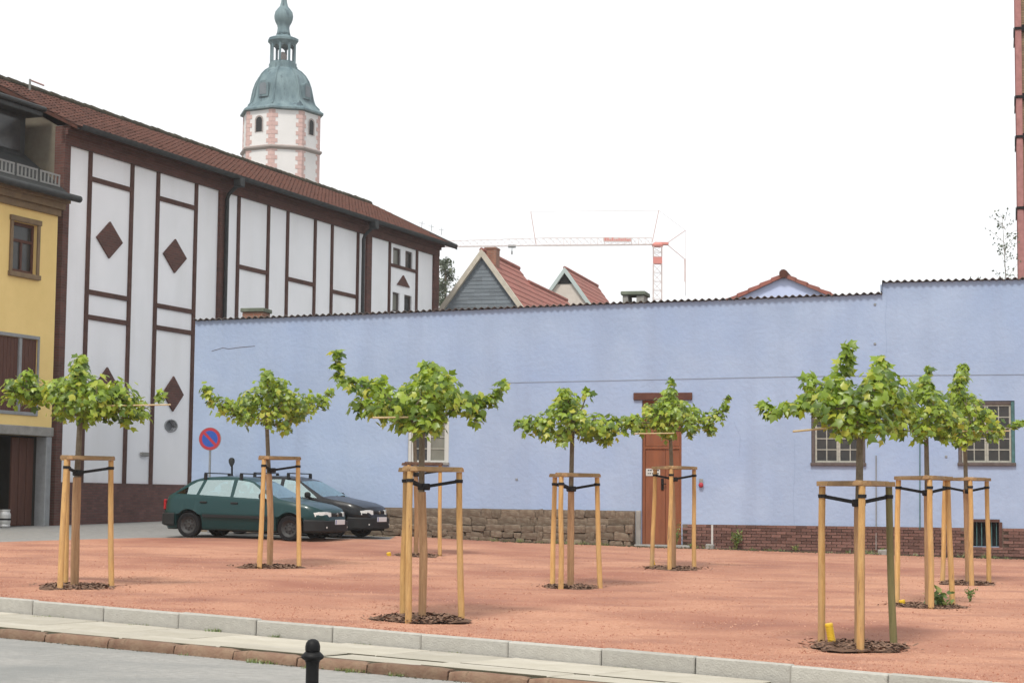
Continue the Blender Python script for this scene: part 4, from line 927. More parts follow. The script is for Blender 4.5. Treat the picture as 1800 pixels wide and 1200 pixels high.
# ================================================================== CARS
def lerp_(x, P): return float(np.interp(x, [p[0] for p in P], [p[1] for p in P]))
def smooth_(P, n=160):
    xs_ = np.linspace(P[0][0], P[-1][0], n); ys_ = np.interp(xs_, [p[0] for p in P], [p[1] for p in P])
    ker = np.ones(7) / 7; yp = np.convolve(np.pad(ys_, 3, mode='edge'), ker, 'valid'); yp[0], yp[-1] = ys_[0], ys_[-1]
    return list(zip(xs_, yp))
def make_car(name, label, loc, yaw, paint, v):
    root = thing(name, label, 'car', loc, yaw); root.rotation_euler = (0, .019, yaw); root.scale = (1.075, 1.06, 1.06)
    dn = v.get('dn', 0)
    ZT = smooth_([(-1.99, .55), (-1.95, .78), (-1.88, .94), (-1.78, .975), (-1.33, 1.30), (-1.05, 1.385), (-.5, 1.42), (-.1, 1.405), (.22, 1.335), (.92, .955), (1.2, .905), (1.6, .845), (1.9, .755), (2.0, .69), (2.06, .55)])
    ZB = smooth_([(-1.99, .52), (-1.95, .72), (-1.88, .91), (-1.2, .945), (0, .915), (.9, .885), (1.2, .855), (1.7, .775), (1.95, .69), (2.0, .64), (2.06, .5)])
    YB = smooth_([(-1.99, .58), (-1.93, .70), (-1.75, .775), (-1.3, .822), (0, .842), (1.3, .825), (1.7, .785), (1.9, .70), (2.0, .60), (2.06, .46)])
    YT = smooth_([(-1.99, .54), (-1.85, .70), (-1.75, .69), (-1.33, .585), (-1, .57), (.1, .575), (.25, .60), (.92, .735), (1.2, .755), (1.7, .71), (1.9, .62), (2.06, .40)])
    AX = (-1.26, 1.26); RA = .335
    def zbot(x):
        for a in AX:
            if abs(x - a) < RA: return .29 + math.sqrt(RA * RA - (x - a) ** 2)
        return .20 if -1.9 < x < 1.95 else .24
    xs_ = sorted(set([round(q, 4) for q in np.linspace(-1.99, 2.06, 110)] + [.92, .27, -1.36, -1.74, -.2, -1.0, .86, 1.92, AX[0] - RA - .001, AX[0] + RA + .001, AX[1] - RA - .001, AX[1] + RA + .001]))
    B = bmesh.new(); rows = []
    for x in xs_:
        zb, zt, zl, yb, yt = zbot(x), lerp_(x, ZT), lerp_(x, ZB), lerp_(x, YB), lerp_(x, YT); zl = max(zl, zb + .06); zt = max(zt, zl + .01)
        half = [(yb - .09, zb), (yb - .065, zb + .025), (yb + .016, max(.54, zb + .03) if zl > .6 else (zb + zl) / 2), (yb + .012, min(zl - .012, max(.60, zb + .035))), (yb - .004, max(zl - .07, zb + .04)), (yb - .028, zl), (yt + .006, zl + (zt - zl) * .90), (yt - .035, zt - .004), (yt * .5, zt + .014), (0, zt + .02)]
        full = [(-y, z) for y, z in half] + [(y, z) for y, z in half[:-1][::-1]]
        rows.append([B.verts.new((x, y, z)) for y, z in full])
    K = len(rows[0]); lab = {}
    lay = B.faces.layers.int.new('band')
    for i in range(len(rows) - 1):
        for j in range(K - 1):
            f = B.faces.new((rows[i][j], rows[i + 1][j], rows[i + 1][j + 1], rows[i][j + 1])); f[lay] = min(j, K - 2 - j)
    for r_ in (rows[0], rows[-1]):
        f = B.faces.new(r_); f[lay] = 20
    wins = [[(.80, .925), (.20, 1.305), (-.15, 1.345), (-.15, .955)], [(-.235, .96), (-.25, 1.345), (-.93, 1.325), (-1.02, .985)], [(-1.10, .99), (-1.02, 1.31), (-1.16, 1.285), (-1.64, 1.0)]]
    for wv in wins:
        for i in range(4):
            (xa, za_), (xb, zb_) = wv[i], wv[(i + 1) % 4]; nrm = Vector((zb_ - za_, 0, -(xb - xa))).normalized()
            fs = [f for f in B.faces if f[lay] == 5]
            gm = list({e for f in fs for e in f.edges} | {v_ for f in fs for v_ in f.verts}) + fs
            bmesh.ops.bisect_plane(B, geom=gm, dist=1e-5, plane_co=(xa, 0, za_), plane_no=nrm)
    def inside(x, z, wv):
        sgn = None
        for i in range(4):
            (xa, za_), (xb, zb_) = wv[i], wv[(i + 1) % 4]; c = (xb - xa) * (z - za_) - (zb_ - za_) * (x - xa)
            if sgn is None: sgn = c > 0
            elif (c > 0) != sgn: return False
        return True
    bmesh.ops.recalc_face_normals(B, faces=B.faces[:])
    groups = {}
    for f in B.faces:
        c = f.calc_center_median(); b = f[lay]; side = 'l' if c.y > 0 else 'r'; key = ('body', '')
        if b == 5 and any(inside(c.x, c.z, wv) for wv in wins):
            q = [i for i, wv in enumerate(wins) if inside(c.x, c.z, wv)][0]; key = ('side_window', side + str(q))
        elif b in (7, 8) and .27 < c.x < .92: key = ('windscreen', '')
        elif b == 8 and -1.74 < c.x < -1.36: key = ('rear_window', '')
        elif b in (6, 7, 8) and .92 < c.x < 1.92: key = ('bonnet', '')
        elif b in (1, 2, 3, 4) and -.2 < c.x < .86: key = ('door', side + 'f')
        elif b in (1, 2, 3, 4) and -1.0 < c.x < -.2: key = ('door', side + 'r')
        groups.setdefault(key, []).append(f)
    for (nm, _), fs in groups.items():
        M = MB(); ix = {}
        for f in fs:
            q = []
            for vv in f.verts:
                if vv.index == -1 or vv not in ix: ix[vv] = len(M.v); M.v.append(tuple(vv.co))
                q.append(ix[vv])
            M.f.append(q); M.mi.append(0)
        o = M.build(nm, mGlass if 'window' in nm or nm == 'windscreen' else paint, root, smooth=28, fix=False)
        if nm == 'door' and _[0] == 'r' or nm == 'door':
            sg_ = 1 if _[0] == 'l' else -1; xh = -.10 if _[1] == 'f' else -.88; yb = lerp_(xh, YB)
            H = MB(); H.cbox((xh - .09, sg_ * (yb + .008) - .018, .80), (xh + .09, sg_ * (yb + .008) + .018, .84), .01); H.build('handle', mTrim, o)
    B.free()
    # underbody, bumpers, trim
    M = MB(); M.box((-1.88, -.60, .18), (1.93, .60, .62)); M.build('underbody', mRub, root)
    M = MB()
    for sg_ in (-1, 1):
        for a, b in ((-.89, .89),):
            n_ = 10
            for i in range(n_):
                xa, xb = a + (b - a) * i / n_, a + (b - a) * (i + 1) / n_; ya, yb = lerp_(xa, YB) + .02, lerp_(xb, YB) + .02
                M.add([(xa, sg_ * (ya - .02), .48), (xb, sg_ * (yb - .02), .48), (xb, sg_ * (yb - .02), .55), (xa, sg_ * (ya - .02), .55), (xa, sg_ * (ya + .012), .485), (xb, sg_ * (yb + .012), .485), (xb, sg_ * (yb + .012), .545), (xa, sg_ * (ya + .012), .545)], [(4, 5, 6, 7), (0, 1, 5, 4), (3, 2, 6, 7)])
    M.build('side_trim', mTrim, root)
    def bumper(pts, z0, z1, nm):
        M = MB(); n_ = len(pts)
        for x, y, o_ in pts:
            M.v += [(x, y, z0), (x + o_, y * 1.03, z0 + .03), (x + o_, y * 1.03, z1 - .03), (x, y, z1)]
        for i in range(n_ - 1):
            for j in range(3): a = i * 4 + j; M.f.append((a, a + 4, a + 5, a + 1)); M.mi.append(0)
        return M.build(nm, mTrim if nm != 'x' else paint, root, smooth=40)
    fb = [(1.62, .80, .0), (1.75, .785, .03), (1.90, .72, .05), (2.0, .58, .06), (2.055, .36, .06), (2.07, 0, .06)]
    fb = [(x, -y, o_) for x, y, o_ in fb] + fb[:-1][::-1]
    bumper(fb, .22, .50, 'front_bumper')
    rb = [(-1.62, .80, 0), (-1.8, .77, -.04), (-1.93, .68, -.06), (-2.0, .5, -.06), (-2.02, 0, -.06)]
    rb = [(x, -y, o_) for x, y, o_ in rb] + rb[:-1][::-1]; bumper(rb, .26, .56, 'rear_bumper')
    # front lamps, grille, plate, fog lamps
    for sg_ in (-1, 1):
        M = MB(); pts = v['lamp']; n_ = len(pts); vs_ = []
        for x, y, z0, z1 in pts: vs_ += [(x - .03, sg_ * y, z0), (x + .022, sg_ * y, z0 + .012), (x + .012, sg_ * y, z1 - .012), (x - .05, sg_ * y, z1)]
        M.add(vs_, [(i * 4 + j, i * 4 + 4 + j, i * 4 + 5 + j, i * 4 + 1 + j) for i in range(n_ - 1) for j in range(3)] + [(0, 1, 2, 3), tuple((n_ - 1) * 4 + j for j in range(4))]); M.build('headlight', mLamp, root, smooth=30)
        M = MB(); M.cbox((2.03, sg_ * .52 - .06, .31), (2.075, sg_ * .52 + .06, .36), .012); M.build('fog_lamp', mLamp, root)
        M = MB(); M.cbox((-1.965, sg_ * .62 - .1, .62), (-1.90, sg_ * .62 + .1, .86), .02); M.build('tail_light', mTail, root)
        M = MB(); xm = .62; ym = sg_ * (lerp_(.62, YB) + .08); M.cbox((xm - .06, ym - .09, .93), (xm + .05, ym + .09, 1.06), .035); M.box((xm - .03, ym - sg_ * .12 - .03, .91), (xm + .02, ym - sg_ * .12 + .05, .95)); M.build('wing_mirror', mTrim, root)
    M = MB(); M.cbox((2.00, -.30, .565), (2.065, .30, .665), .02); gr = M.build('grille', mTrim, root)
    M = MB(); M.lathe([(.0, .0), (.045, .0), (.045, .012), (0, .014)], 16, (2.066, 0, .615), axis='x'); M.build('badge', mChrome, gr, smooth=30)
    M = MB(); M.cbox((2.13, -.26, .40), (2.142, .26, .51), .003); pl = M.build('number_plate', mPlate, root)
    M = MB(); M.box((2.1425, -.255, .405), (2.144, -.215, .505)); M.build('plate_strip', mPlateB, pl)
    M = MB()
    for sg_ in (-1, 1): M.tube([(.93, sg_ * .12 + .1, .975), (.88, sg_ * .2 + .35, .99)], .01, 5)
    M.build('wiper', mTrim, root)
    # roof rack
    for xr in (-.98, -.08):
        zt = lerp_(xr, ZT); M = MB()
        for sg_ in (-1, 1): M.cbox((xr - .04, sg_ * .58 - .025, zt - .05), (xr + .04, sg_ * .58 + .025, zt + .09), .012)
        M.cbox((xr - .015, -.63, zt + .085), (xr + .015, .63, zt + .11), .005); M.build('roof_bar', mTrim, root)
    # seats and wheel
    for x0, y in ((.02, .33), (.02, -.33), (-.80, .33), (-.80, -.33)):
        M = MB(); M.cbox((x0 - .12, y - .24, .50), (x0 + .42, y + .24, .66), .05); M.cbox((x0 - .22, y - .23, .55), (x0 - .06, y + .23, 1.06), .05); M.cbox((x0 - .21, y - .12, 1.08), (x0 - .10, y + .12, 1.25), .04); M.build('seat', mSeat, root)
    M = MB(); M.cbox((.55, -.62, .75), (.93, .62, .93), .06); M.build('dashboard', mTrim, root)
    M = MB(); ring = [(.40 + .06 * math.cos(q), .35 + .18 * math.sin(q), .92 + .18 * math.cos(q)) for q in [2 * math.pi * i / 16 for i in range(17)]]; M.tube(ring, .015, 6, cap=False); M.build('steering_wheel', mRub, root)
    for a in AX:
        for sg_ in (-1, 1):
            y0 = sg_ * .72; M = MB(); M.lathe([(.19, -.085), (.26, -.095), (.285, -.07), (.29, -.03), (.29, .03), (.285, .07), (.26, .095), (.19, .085)], 32, (0, 0, 0), axis='y', cap=False); wh = M.build('wheel', mRub, root, smooth=35, loc=(a, y0, .29))
            M = MB(); o_ = sg_; M.lathe([(0, o_ * .05), (.05, o_ * .06), (.06, o_ * .04), (.13, o_ * .035), (.165, o_ * .06), (.195, o_ * .088), (.2, o_ * .06)], 32, axis='y', cap=False)
            for i in range(8): q = 2 * math.pi * i / 8; M.lathe([(0, o_ * .046), (.022, o_ * .047)], 8, (.105 * math.cos(q), 0, .105 * math.sin(q)), 1, axis='y', cap=False)
            M.build('rim', [mRim, mDark], wh, smooth=35)
    return root
lampA = [(1.83, .735, .56, .665), (1.92, .66, .555, .685), (1.98, .55, .555, .69), (2.03, .40, .56, .685), (2.045, .33, .57, .68)]
lampB = [(1.90, .69, .55, .66), (1.97, .58, .545, .68), (2.02, .45, .545, .68), (2.045, .34, .555, .675)]
p = at(446, 941, 46.3)
make_car('parked_car', 'dark green hatchback with roof bars parked nearest the square', (p.x, p.y, gz(p.x, p.y) + .05), math.radians(-19), mGreenCar, {'lamp': lampA})
p = at(528, 938, 48.6)
make_car('parked_car', 'black hatchback parked behind the green car, close to the blue wall', (p.x, p.y, gz(p.x, p.y) + .06), math.radians(-21), mBlackCar, {'lamp': lampB})

# ================================================================== SIGN, LAMP, BOLLARD
sp = at(369, 771, 50.0); sg0 = thing('no_parking_sign', 'round blue sign with red rim and slash on a pole before the blue wall', 'road sign', (sp.x, sp.y, gz(sp.x, sp.y)), BW.rot * .6)
zc_ = sp.z - sg0.location.z; R_ = .295
M = MB(); M.lathe([(0, -.005), (R_ + .012, -.005), (R_ + .012, .012), (0, .012)], 40, (0, 0, zc_), axis='y'); M.build('sign_plate', mLight, sg0)
M = MB(); M.lathe([(R_ * .74, -.0075), (R_, -.0075)], 40, (0, 0, zc_), axis='y', cap=False); M.build('red_ring', mSignR, sg0, fix=False)
M = MB(); M.lathe([(0, -.0075), (R_ * .74, -.0075)], 40, (0, 0, zc_), axis='y', cap=False); M.build('blue_disc', mSignB, sg0, fix=False)
M = MB(); c45 = math.sqrt(.5); hw = .035; L_ = R_ * .76
M.add([((-L_ + 0) * c45 + sx * hw * c45, -.010, zc_ + L_ * c45 + sx * hw * c45) for sx in (-1, 1)] + [(L_ * c45 + sx * hw * c45, -.010, zc_ - L_ * c45 + sx * hw * c45) for sx in (1, -1)], [(0, 1, 2, 3)]); M.build('red_slash', mSignR, sg0, fix=False)
M = MB(); M.tube([(0, .045, 0), (0, .045, zc_ + .2)], .030, 10); M.build('pole', mSteel, sg0, smooth=True)
wp = b2(408, 805, -.35); lw = thing('wall_lamp', 'small dark lamp on a bent stem on the blue wall above the cars', 'lamp', BW.w(wp[0], 0, wp[1] - .55), BW.rot)
M = MB(); M.tube([(0, -.01, .0), (0, -.22, .0), (0, -.33, .1), (0, -.35, .38)], .026, 8); M.build('stem', mIron, lw, smooth=True)
M = MB(); M.lathe([(.03, .33), (.05, .37), (.08, .44), (.085, .50)], 16, (-.01, -.35, 0)); M.build('shade', mZinc, lw, smooth=40); M = MB(); M.lathe([(.08, .50), (.072, .53), (.04, .56), (0, .57)], 16, (-.01, -.35, 0)); M.build('lens', mTrim, lw, smooth=40)
bp = at(550, 1122, 15.6); bs = (bp - E0).dot(ED); bz = rz_(bs) + .15
bol = thing('bollard', 'black iron bollard with domed head at the near side of the road', 'bollard', (bp.x, bp.y, bz)); H = bp.z - bz
M = MB(); M.lathe([(.085, -.2), (.085, .05), (.06, .08), (.055, .12), (.053, H - .24), (.056, H - .195), (.064, H - .175)], 28); M.build('post', mIron, bol, smooth=40)
M = MB(); M.lathe([(.064, H - .175), (.088, H - .160), (.094, H - .148), (.092, H - .135), (.072, H - .115), (.062, H - .105)], 28); M.build('collar', mIron, bol, smooth=50)
M = MB(); M.lathe([(.058, H - .108), (.062, H - .085), (.062, H - .06), (.055, H - .032), (.04, H - .012), (.02, H - .002), (0, H)], 28); M.build('head', mIron, bol, smooth='all')

# ================================================================== TREES
def leaf_mesh(kind):
    lob = [[(0, 0), (28, .42), (52, .80), (68, .50), (100, .95), (76 + 52, .48), (152, .72)], [(0, 0), (25, .48), (48, .86), (66, .44), (96, 1.02), (122, .46), (150, .62)], [(0, 0), (30, .40), (56, .72), (72, .55), (98, .90), (124, .52), (155, .80)]][kind]
    pts = []
    for a, r in [(8, .34), (36, .86), (60, .62), (90, 1.0), (120, .62), (144, .86), (172, .34)]:
        r *= U(.92, 1.08); q = math.radians(a + U(-4, 4)); pts.append((r * .66 * math.cos(q), r * .92 * math.sin(q)))
    out = []
    for i, (x, y) in enumerate(pts): out.append((x, y, -.10 * abs(x) - .12 * y * y + U(-.03, .03)))
    M = MB(); M.add([(0, .0, 0), (0, .40, .04)] + out, [(1, 0, 2)] + [(1, 2 + i, 3 + i) for i in range(6)] + [(1, 8, 0)]); return M
LM = [leaf_mesh(i) for i in range(3)]; LME = [q.mesh('leaf', mLeaf, smooth='all', fix=False) for q in LM]
def rotm(n_, roll):
    n_ = n_.normalized(); a = n_.orthogonal().normalized(); a = Matrix.Rotation(roll, 3, n_) @ a; b = n_.cross(a); return Matrix((a, b, n_)).transposed()
TREES = [  # label words, base px, depth, trunk x at crown, crown base y, frame top y, frame angle, blobs
 ('young plane tree with flat crown in front of the yellow house, at the left edge', (131, 1031), 29.5, (141, 742), 805, 8, 139,
  [(22, 688, 30), (62, 690, 32), (50, 662, 14), (95, 690, 28), (125, 690, 34), (142, 632, 13), (136, 655, 18), (140, 672, 25), (170, 700, 36), (205, 690, 26), (222, 705, 30), (245, 722, 24), (282, 697, 9), (190, 726, 22), (112, 722, 22), (225, 735, 18), (150, 720, 30)]),
 ('young plane tree with thin trunk in front of the parked green car', (474, 996), 35.2, (469, 752), 805, 8, 479,
  [(363, 684, 11), (374, 700, 14), (392, 714, 18), (415, 722, 22), (440, 705, 22), (468, 690, 26), (470, 662, 13), (492, 680, 20), (500, 708, 28), (535, 708, 24), (565, 706, 16), (580, 692, 9), (520, 730, 18), (435, 732, 18), (470, 730, 22), (500, 748, 12)]),
 ('young plane tree with one long upright shoot at its left, before the white window', (742, 1086), 25.1, (742, 752), 825, 8, 746,
  [(591, 624, 10), (592, 642, 11), (596, 660, 12), (615, 675, 15), (640, 678, 20), (668, 685, 26), (635, 712, 24), (660, 722, 22), (700, 715, 34), (740, 700, 42), (765, 665, 28), (752, 645, 15), (778, 690, 36), (812, 708, 28), (842, 708, 22), (862, 708, 16), (872, 690, 13), (884, 678, 11), (838, 735, 16), (715, 735, 28), (765, 738, 26), (740, 745, 20)]),
 ('smaller plane tree half hidden behind the tree with the long shoot', (731, 976), 41.3, (728, 756), 815, 6, 733,
  [(690, 712, 20), (715, 695, 20), (735, 690, 24), (760, 700, 20), (735, 668, 14), (668, 722, 12), (792, 715, 14), (740, 728, 20), (705, 735, 15), (770, 732, 14)]),
 ('young plane tree left of the tall brown door, standing alone before the stone plinth', (1003, 1032), 32.4, (1006, 770), 835, 8, 1004,
  [(912, 742, 11), (932, 748, 18), (955, 745, 22), (985, 722, 22), (994, 694, 14), (1000, 708, 20), (1032, 692, 9), (1012, 738, 30), (1045, 748, 26), (1072, 752, 22), (1062, 772, 13), (1098, 748, 16), (1115, 742, 12), (965, 762, 14), (992, 765, 18), (1030, 768, 12)]),
 ('young plane tree directly in front of the tall brown door', (1184, 999), 37.6, (1178, 762), 822, 20, 1181,
  [(1180, 672, 8), (1178, 690, 12), (1172, 712, 22), (1145, 722, 18), (1160, 738, 26), (1192, 728, 30), (1115, 742, 15), (1130, 750, 15), (1220, 735, 22), (1245, 742, 18), (1262, 732, 15), (1273, 715, 9), (1281, 700, 5), (1175, 758, 16), (1215, 752, 15), (1250, 756, 9)]),
 ('largest and nearest plane tree on the right, with a bare cane sticking out', (1511, 1135), 22.9, (1512, 762), 850, 22, 1509,
  [(1345, 712, 10), (1360, 725, 12), (1385, 718, 15), (1405, 712, 18), (1432, 700, 26), (1422, 668, 14), (1452, 715, 30), (1470, 680, 28), (1492, 610, 10), (1488, 628, 12), (1482, 650, 18), (1500, 715, 42), (1545, 665, 30), (1548, 640, 15), (1535, 700, 36), (1575, 690, 30), (1590, 715, 26), (1480, 742, 28), (1538, 745, 28), (1448, 738, 18), (1515, 745, 30), (1570, 740, 22)]),
 ('plane tree between the nearest right tree and the rightmost tree', (1632, 1066), 29.4, (1628, 770), 840, 25, 1629,
  [(1632, 650, 7), (1626, 675, 15), (1622, 692, 22), (1640, 712, 30), (1600, 728, 24), (1655, 738, 28), (1582, 755, 15), (1622, 755, 24), (1682, 742, 20), (1565, 745, 14), (1655, 765, 13)]),
 ('rightmost plane tree before the teal framed window', (1702, 1025), 35.8, (1696, 778), 842, 25, 1701,
  [(1693, 646, 11), (1690, 665, 14), (1682, 690, 20), (1700, 715, 26), (1672, 722, 18), (1730, 735, 20), (1752, 755, 17), (1785, 748, 11), (1797, 745, 7), (1712, 755, 22), (1665, 765, 15), (1690, 768, 18), (1742, 768, 12)]),
]
FR_L = ['wooden tripod stake frame round the leftmost tree by the yellow house', 'wooden tripod stake frame round the tree before the green car', 'wooden tripod stake frame of the tree with a long upright shoot', 'wooden tripod stake frame with dark rail, half hidden behind a nearer one',
        'wooden tripod stake frame left of the brown door, before the stone plinth', 'wooden tripod stake frame right in front of the brown door', 'large wooden stake frame nearest on the right with one mossy post', 'wooden stake frame just right of the mossy post, on a weedy bed', 'wooden stake frame at far right, before the cellar vent']
MU_L = ['dark bark mulch bed round the leftmost tree', 'dark bark mulch bed under the tree before the green car', 'dark bark mulch bed under the tree with a long upright shoot', 'small mulch bed of the half hidden tree behind', 'thin dark mulch bed left of the brown door', 'mulch bed right in front of the brown door', 'mulch bed under the nearest tree on the right', 'mulch bed with green weeds between the right trees', 'mulch bed under the rightmost tree']
def gpt(x, y, D): return at(x, y, D)
ORDER = 0
for ti, (lb, (bx, by), D, (cx, cyb), ftop, fang, fcx, blobs) in enumerate(TREES):
    P = on_ground(bx, by); D = P.y; P.z = gz(P.x, P.y)
    def loc_(x, y, dy=0.):
        q = at(x, y, D + dy); return q - P
    ppm = F / D
    tree = thing('plane_tree', lb, 'tree', P, 0, 'young plane trees on the red gravel square')
    ctop = loc_(cx, cyb - 8); ztop_ = loc_(fcx, ftop).z
    # trunk and branches
    pts = [Vector((0, 0, -.05)), Vector((U(-.012, .012), U(-.012, .012), ctop.z * .33)), Vector((ctop.x * .6 + U(-.02, .02), U(-.02, .02), ctop.z * .66)), Vector((ctop.x, 0, ctop.z)), Vector((ctop.x, 0, ctop.z + .35))]
    big = 1.15 if ti in (0, 6) else 1.0
    M = MB(); M.tube(pts, [.052 * big, .047 * big, .042 * big, .036 * big, .022], 10); M.build('trunk', mBark, tree, smooth=True)
    M = MB(); wz = min(ztop_ - .02, ctop.z - .3); wp_ = [pts[0].lerp(pts[1], t) for t in (0, .5, 1)]; qq = pts[1].lerp(pts[2], .96 if pts[2].z < wz else (wz - pts[1].z) / (pts[2].z - pts[1].z)); wp_ += [pts[1].lerp(qq, .5), qq]
    M.tube(wp_, [.056 * big + U(-.005, .005) for _ in wp_], 10); M.build('trunk_wrap', mReed, tree, smooth=40)
    leaves = []; nodes = []
    for bx_, by_, br in blobs:
        br *= 1.0
        dxm = abs(bx_ - cx) / ppm; Rm = 1.15; dmax = math.sqrt(max(.04, Rm * Rm - dxm * dxm)) * .62
        ncopy = 1 if dxm > .75 or br / ppm < .13 else (2 if dxm > .4 else 3)
        for ci in range(ncopy):
            dy = U(-dmax, dmax) * (.4 if ncopy == 1 else 1) if ncopy < 3 else (-dmax, 0, dmax)[ci] * U(.6, 1)
            q = at(bx_, by_, D + dy) - P; r = br / ppm
            nodes.append((q, r))
            N_ = int(44 * (r / .2) ** 2 * (1.0 if ncopy == 1 else .62)) + 14
            for i in range(N_):
                d = Vector((rnd.gauss(0, 1), rnd.gauss(0, 1), rnd.gauss(0, 1))).normalized() * (rnd.random() ** .45) * r * (1.32 if rnd.random() < .14 else 1.); d.z *= .92
                c = q + d; nrm = Vector((d.x * 1.5 / r + U(-.7, .7), d.y * 1.5 / r + U(-.7, .7) - .25, .75 + d.z * .5 / r + U(-.3, .5)))
                leaves.append((c, nrm, U(0, 6.28), U(.085, .165)))
    hub = Vector((ctop.x, 0, ctop.z + .05)); done = [(hub, 0, .020)]
    for q, r in sorted(nodes, key=lambda n_: (n_[0] - hub).length):
        st, dpt_, rb_ = min(done, key=lambda n_: (n_[0] - q).length + .35 * n_[1]); L_ = (q - st).length; mid_ = st.lerp(q, .5) + Vector((U(-.03, .03), U(-.03, .03), -.06 * L_)); ra = max(.005, rb_ * .72)
        M = MB(); M.tube([st, mid_, q, q + Vector((U(-.03, .03), 0, r * .6))], [rb_, (rb_ + ra) / 2, ra, .003], 5); M.build('branch', mBark, tree, smooth=True); done.append((q, dpt_ + L_, ra))
    leaves.sort(key=lambda q: q[0].y - q[0].z * .15 - .0)
    M = MB()
    for i, (c, nrm, roll, sz) in enumerate(leaves):
        Rm_ = rotm(nrm, roll); kk = rnd.randrange(3)
        if i < 230: obj('leaf', LME[kk], tree, c, Rm_.to_euler(), (sz, sz, sz))
        else: M.add([c + Rm_ @ (Vector(v_) * sz) for v_ in LM[kk].v], LM[kk].f)
    if M.v: M.build('foliage', mLeaf, tree, smooth='all', fix=False, kind='stuff')
    # stake frame
    fc = at(fcx, by, D); fc.z = gz(fc.x, fc.y); fr = thing('tree_stake_frame', FR_L[ti], 'stake frame', fc, 0, 'stake frames round the young trees')
    h = at(fcx, ftop, D).z - fc.z; rr = .50; tops = []; 
    for k in range(3):
        a = math.radians(fang + 120 * k); bs_ = Vector((rr * math.cos(a), rr * math.sin(a), 0)); bs_.z = gz(fc.x + bs_.x, fc.y + bs_.y) - fc.z - .05
        tp = Vector((rr * .93 * math.cos(a) + U(-.035, .035), rr * .93 * math.sin(a) + U(-.03, .03), h - .03)); tops.append(tp); mm = mStakeG if (ti == 6 and k == 0) else mStake
        M = MB(); M.tube([bs_, bs_.lerp(tp, .35) + Vector((U(-.012, .012), 0, 0)), bs_.lerp(tp, .7) + Vector((U(-.01, .01), 0, 0)), tp], [.046, .044, .042, .041], 12); M.build('stake', mm, fr, smooth=40)
    for k in range(3):
        a, b = tops[k], tops[(k + 1) % 3]; d = (b - a).normalized(); e = d.cross(Vector((0, 0, 1))); M = MB(); L_ = (b - a).length + .14; c = (a + b) / 2 + Vector((0, 0, .032 + .004 * k)) - e * .045
        vs_ = []; hr = .048
        for s_ in (-L_ / 2, L_ / 2):
            for j in range(8): q = math.pi * j / 7; vs_.append(c + d * s_ + e * (hr * math.cos(q)) + Vector((0, 0, -.03 + hr * 1.25 * math.sin(q))))
        M.add(vs_, [(j, j + 1, j + 9, j + 8) for j in range(7)] + [(7, 0, 8, 15), tuple(range(8)), tuple(range(8, 16))]); M.build('rail', mRailD if ti == 3 else mRail, fr, smooth=40)
    tk = P - fc; zsr = h - .20
    for k in range(3):
        a = tops[k].copy(); a.z = zsr + .05; t_ = Vector((tk.x, tk.y, zsr - .03)); M = MB(); d = (t_ - a); nn = Vector((-d.y, d.x, 0)).normalized() * .012; hz = Vector((0, 0, .022))
        for o_ in (nn, -nn):
            M.add([a - hz + o_, t_ - hz + o_, t_ + hz + o_, a + hz + o_], [(0, 1, 2, 3)])
        M.lathe([(.052, -.022), (.054, .022)], 12, (a.x, a.y, a.z), cap=False); M.build('strap', mStrap, fr, fix=False)
    M = MB(); M.lathe([(.075, -.045), (.085, -.03), (.085, .03), (.075, .045)], 14, (tk.x, tk.y, zsr - .03)); M.build('strap_band', mStrap, fr, smooth=40)
    # mulch
    mu = thing('mulch_bed', MU_L[ti], 'mulch bed', fc, 0, 'bark mulch beds under the young trees'); M = MB(); RR = .60 if ti not in (3, 4, 8) else .48; nn_ = 28; vs_ = [(0, 0, .03)]
    cxo, cyo = (P.x - fc.x) * .5, (P.y - fc.y) * .5
    rad = [RR * (1 + .13 * math.sin(2 * q * 6.28 / nn_ + ti) + .10 * math.sin(5 * q * 6.28 / nn_ + 2 * ti) + U(-.06, .06)) for q in range(nn_)]
    for fr_, zz in ((.5, .028), (.8, .018), (1, -.012)):
        for q in range(nn_):
            a = 2 * math.pi * q / nn_; X, Y = cxo + rad[q] * fr_ * math.cos(a), cyo + rad[q] * fr_ * math.sin(a); vs_.append((X, Y, gz(fc.x + X, fc.y + Y) - fc.z + zz + U(-.012, .014)))
    fs = [(0, 1 + q, 1 + (q + 1) % nn_) for q in range(nn_)] + [(1 + k * nn_ + q, 1 + k * nn_ + (q + 1) % nn_, 1 + (k + 1) * nn_ + (q + 1) % nn_, 1 + (k + 1) * nn_ + q) for k in (0, 1) for q in range(nn_)]
    M.add(vs_, fs); M.build('soil', mMulch, mu, fix=False)
    M = MB()
    for i in range(520):
        a = U(0, 6.28); r = (rnd.random() ** .5) * RR * U(.9, 1.55 if rnd.random() < .22 else 1.03); X, Y = cxo + r * math.cos(a), cyo + r * math.sin(a); z = gz(fc.x + X, fc.y + Y) - fc.z + (.026 if r < RR * .8 else .010)
        l, w_ = U(.015, .045), U(.008, .018); q = U(0, 6.28); u_ = Vector((math.cos(q), math.sin(q), U(-.5, .5))) * l; v_ = Vector((-math.sin(q), math.cos(q), U(-.4, .4))) * w_; c = Vector((X, Y, z + U(0, .02)))
        M.add([c - u_ - v_, c + u_ - v_, c + u_ + v_, c - u_ + v_], [(0, 1, 2, 3)])
    M.build('bark_chips', mBarkChip, mu, fix=False, kind='stuff')

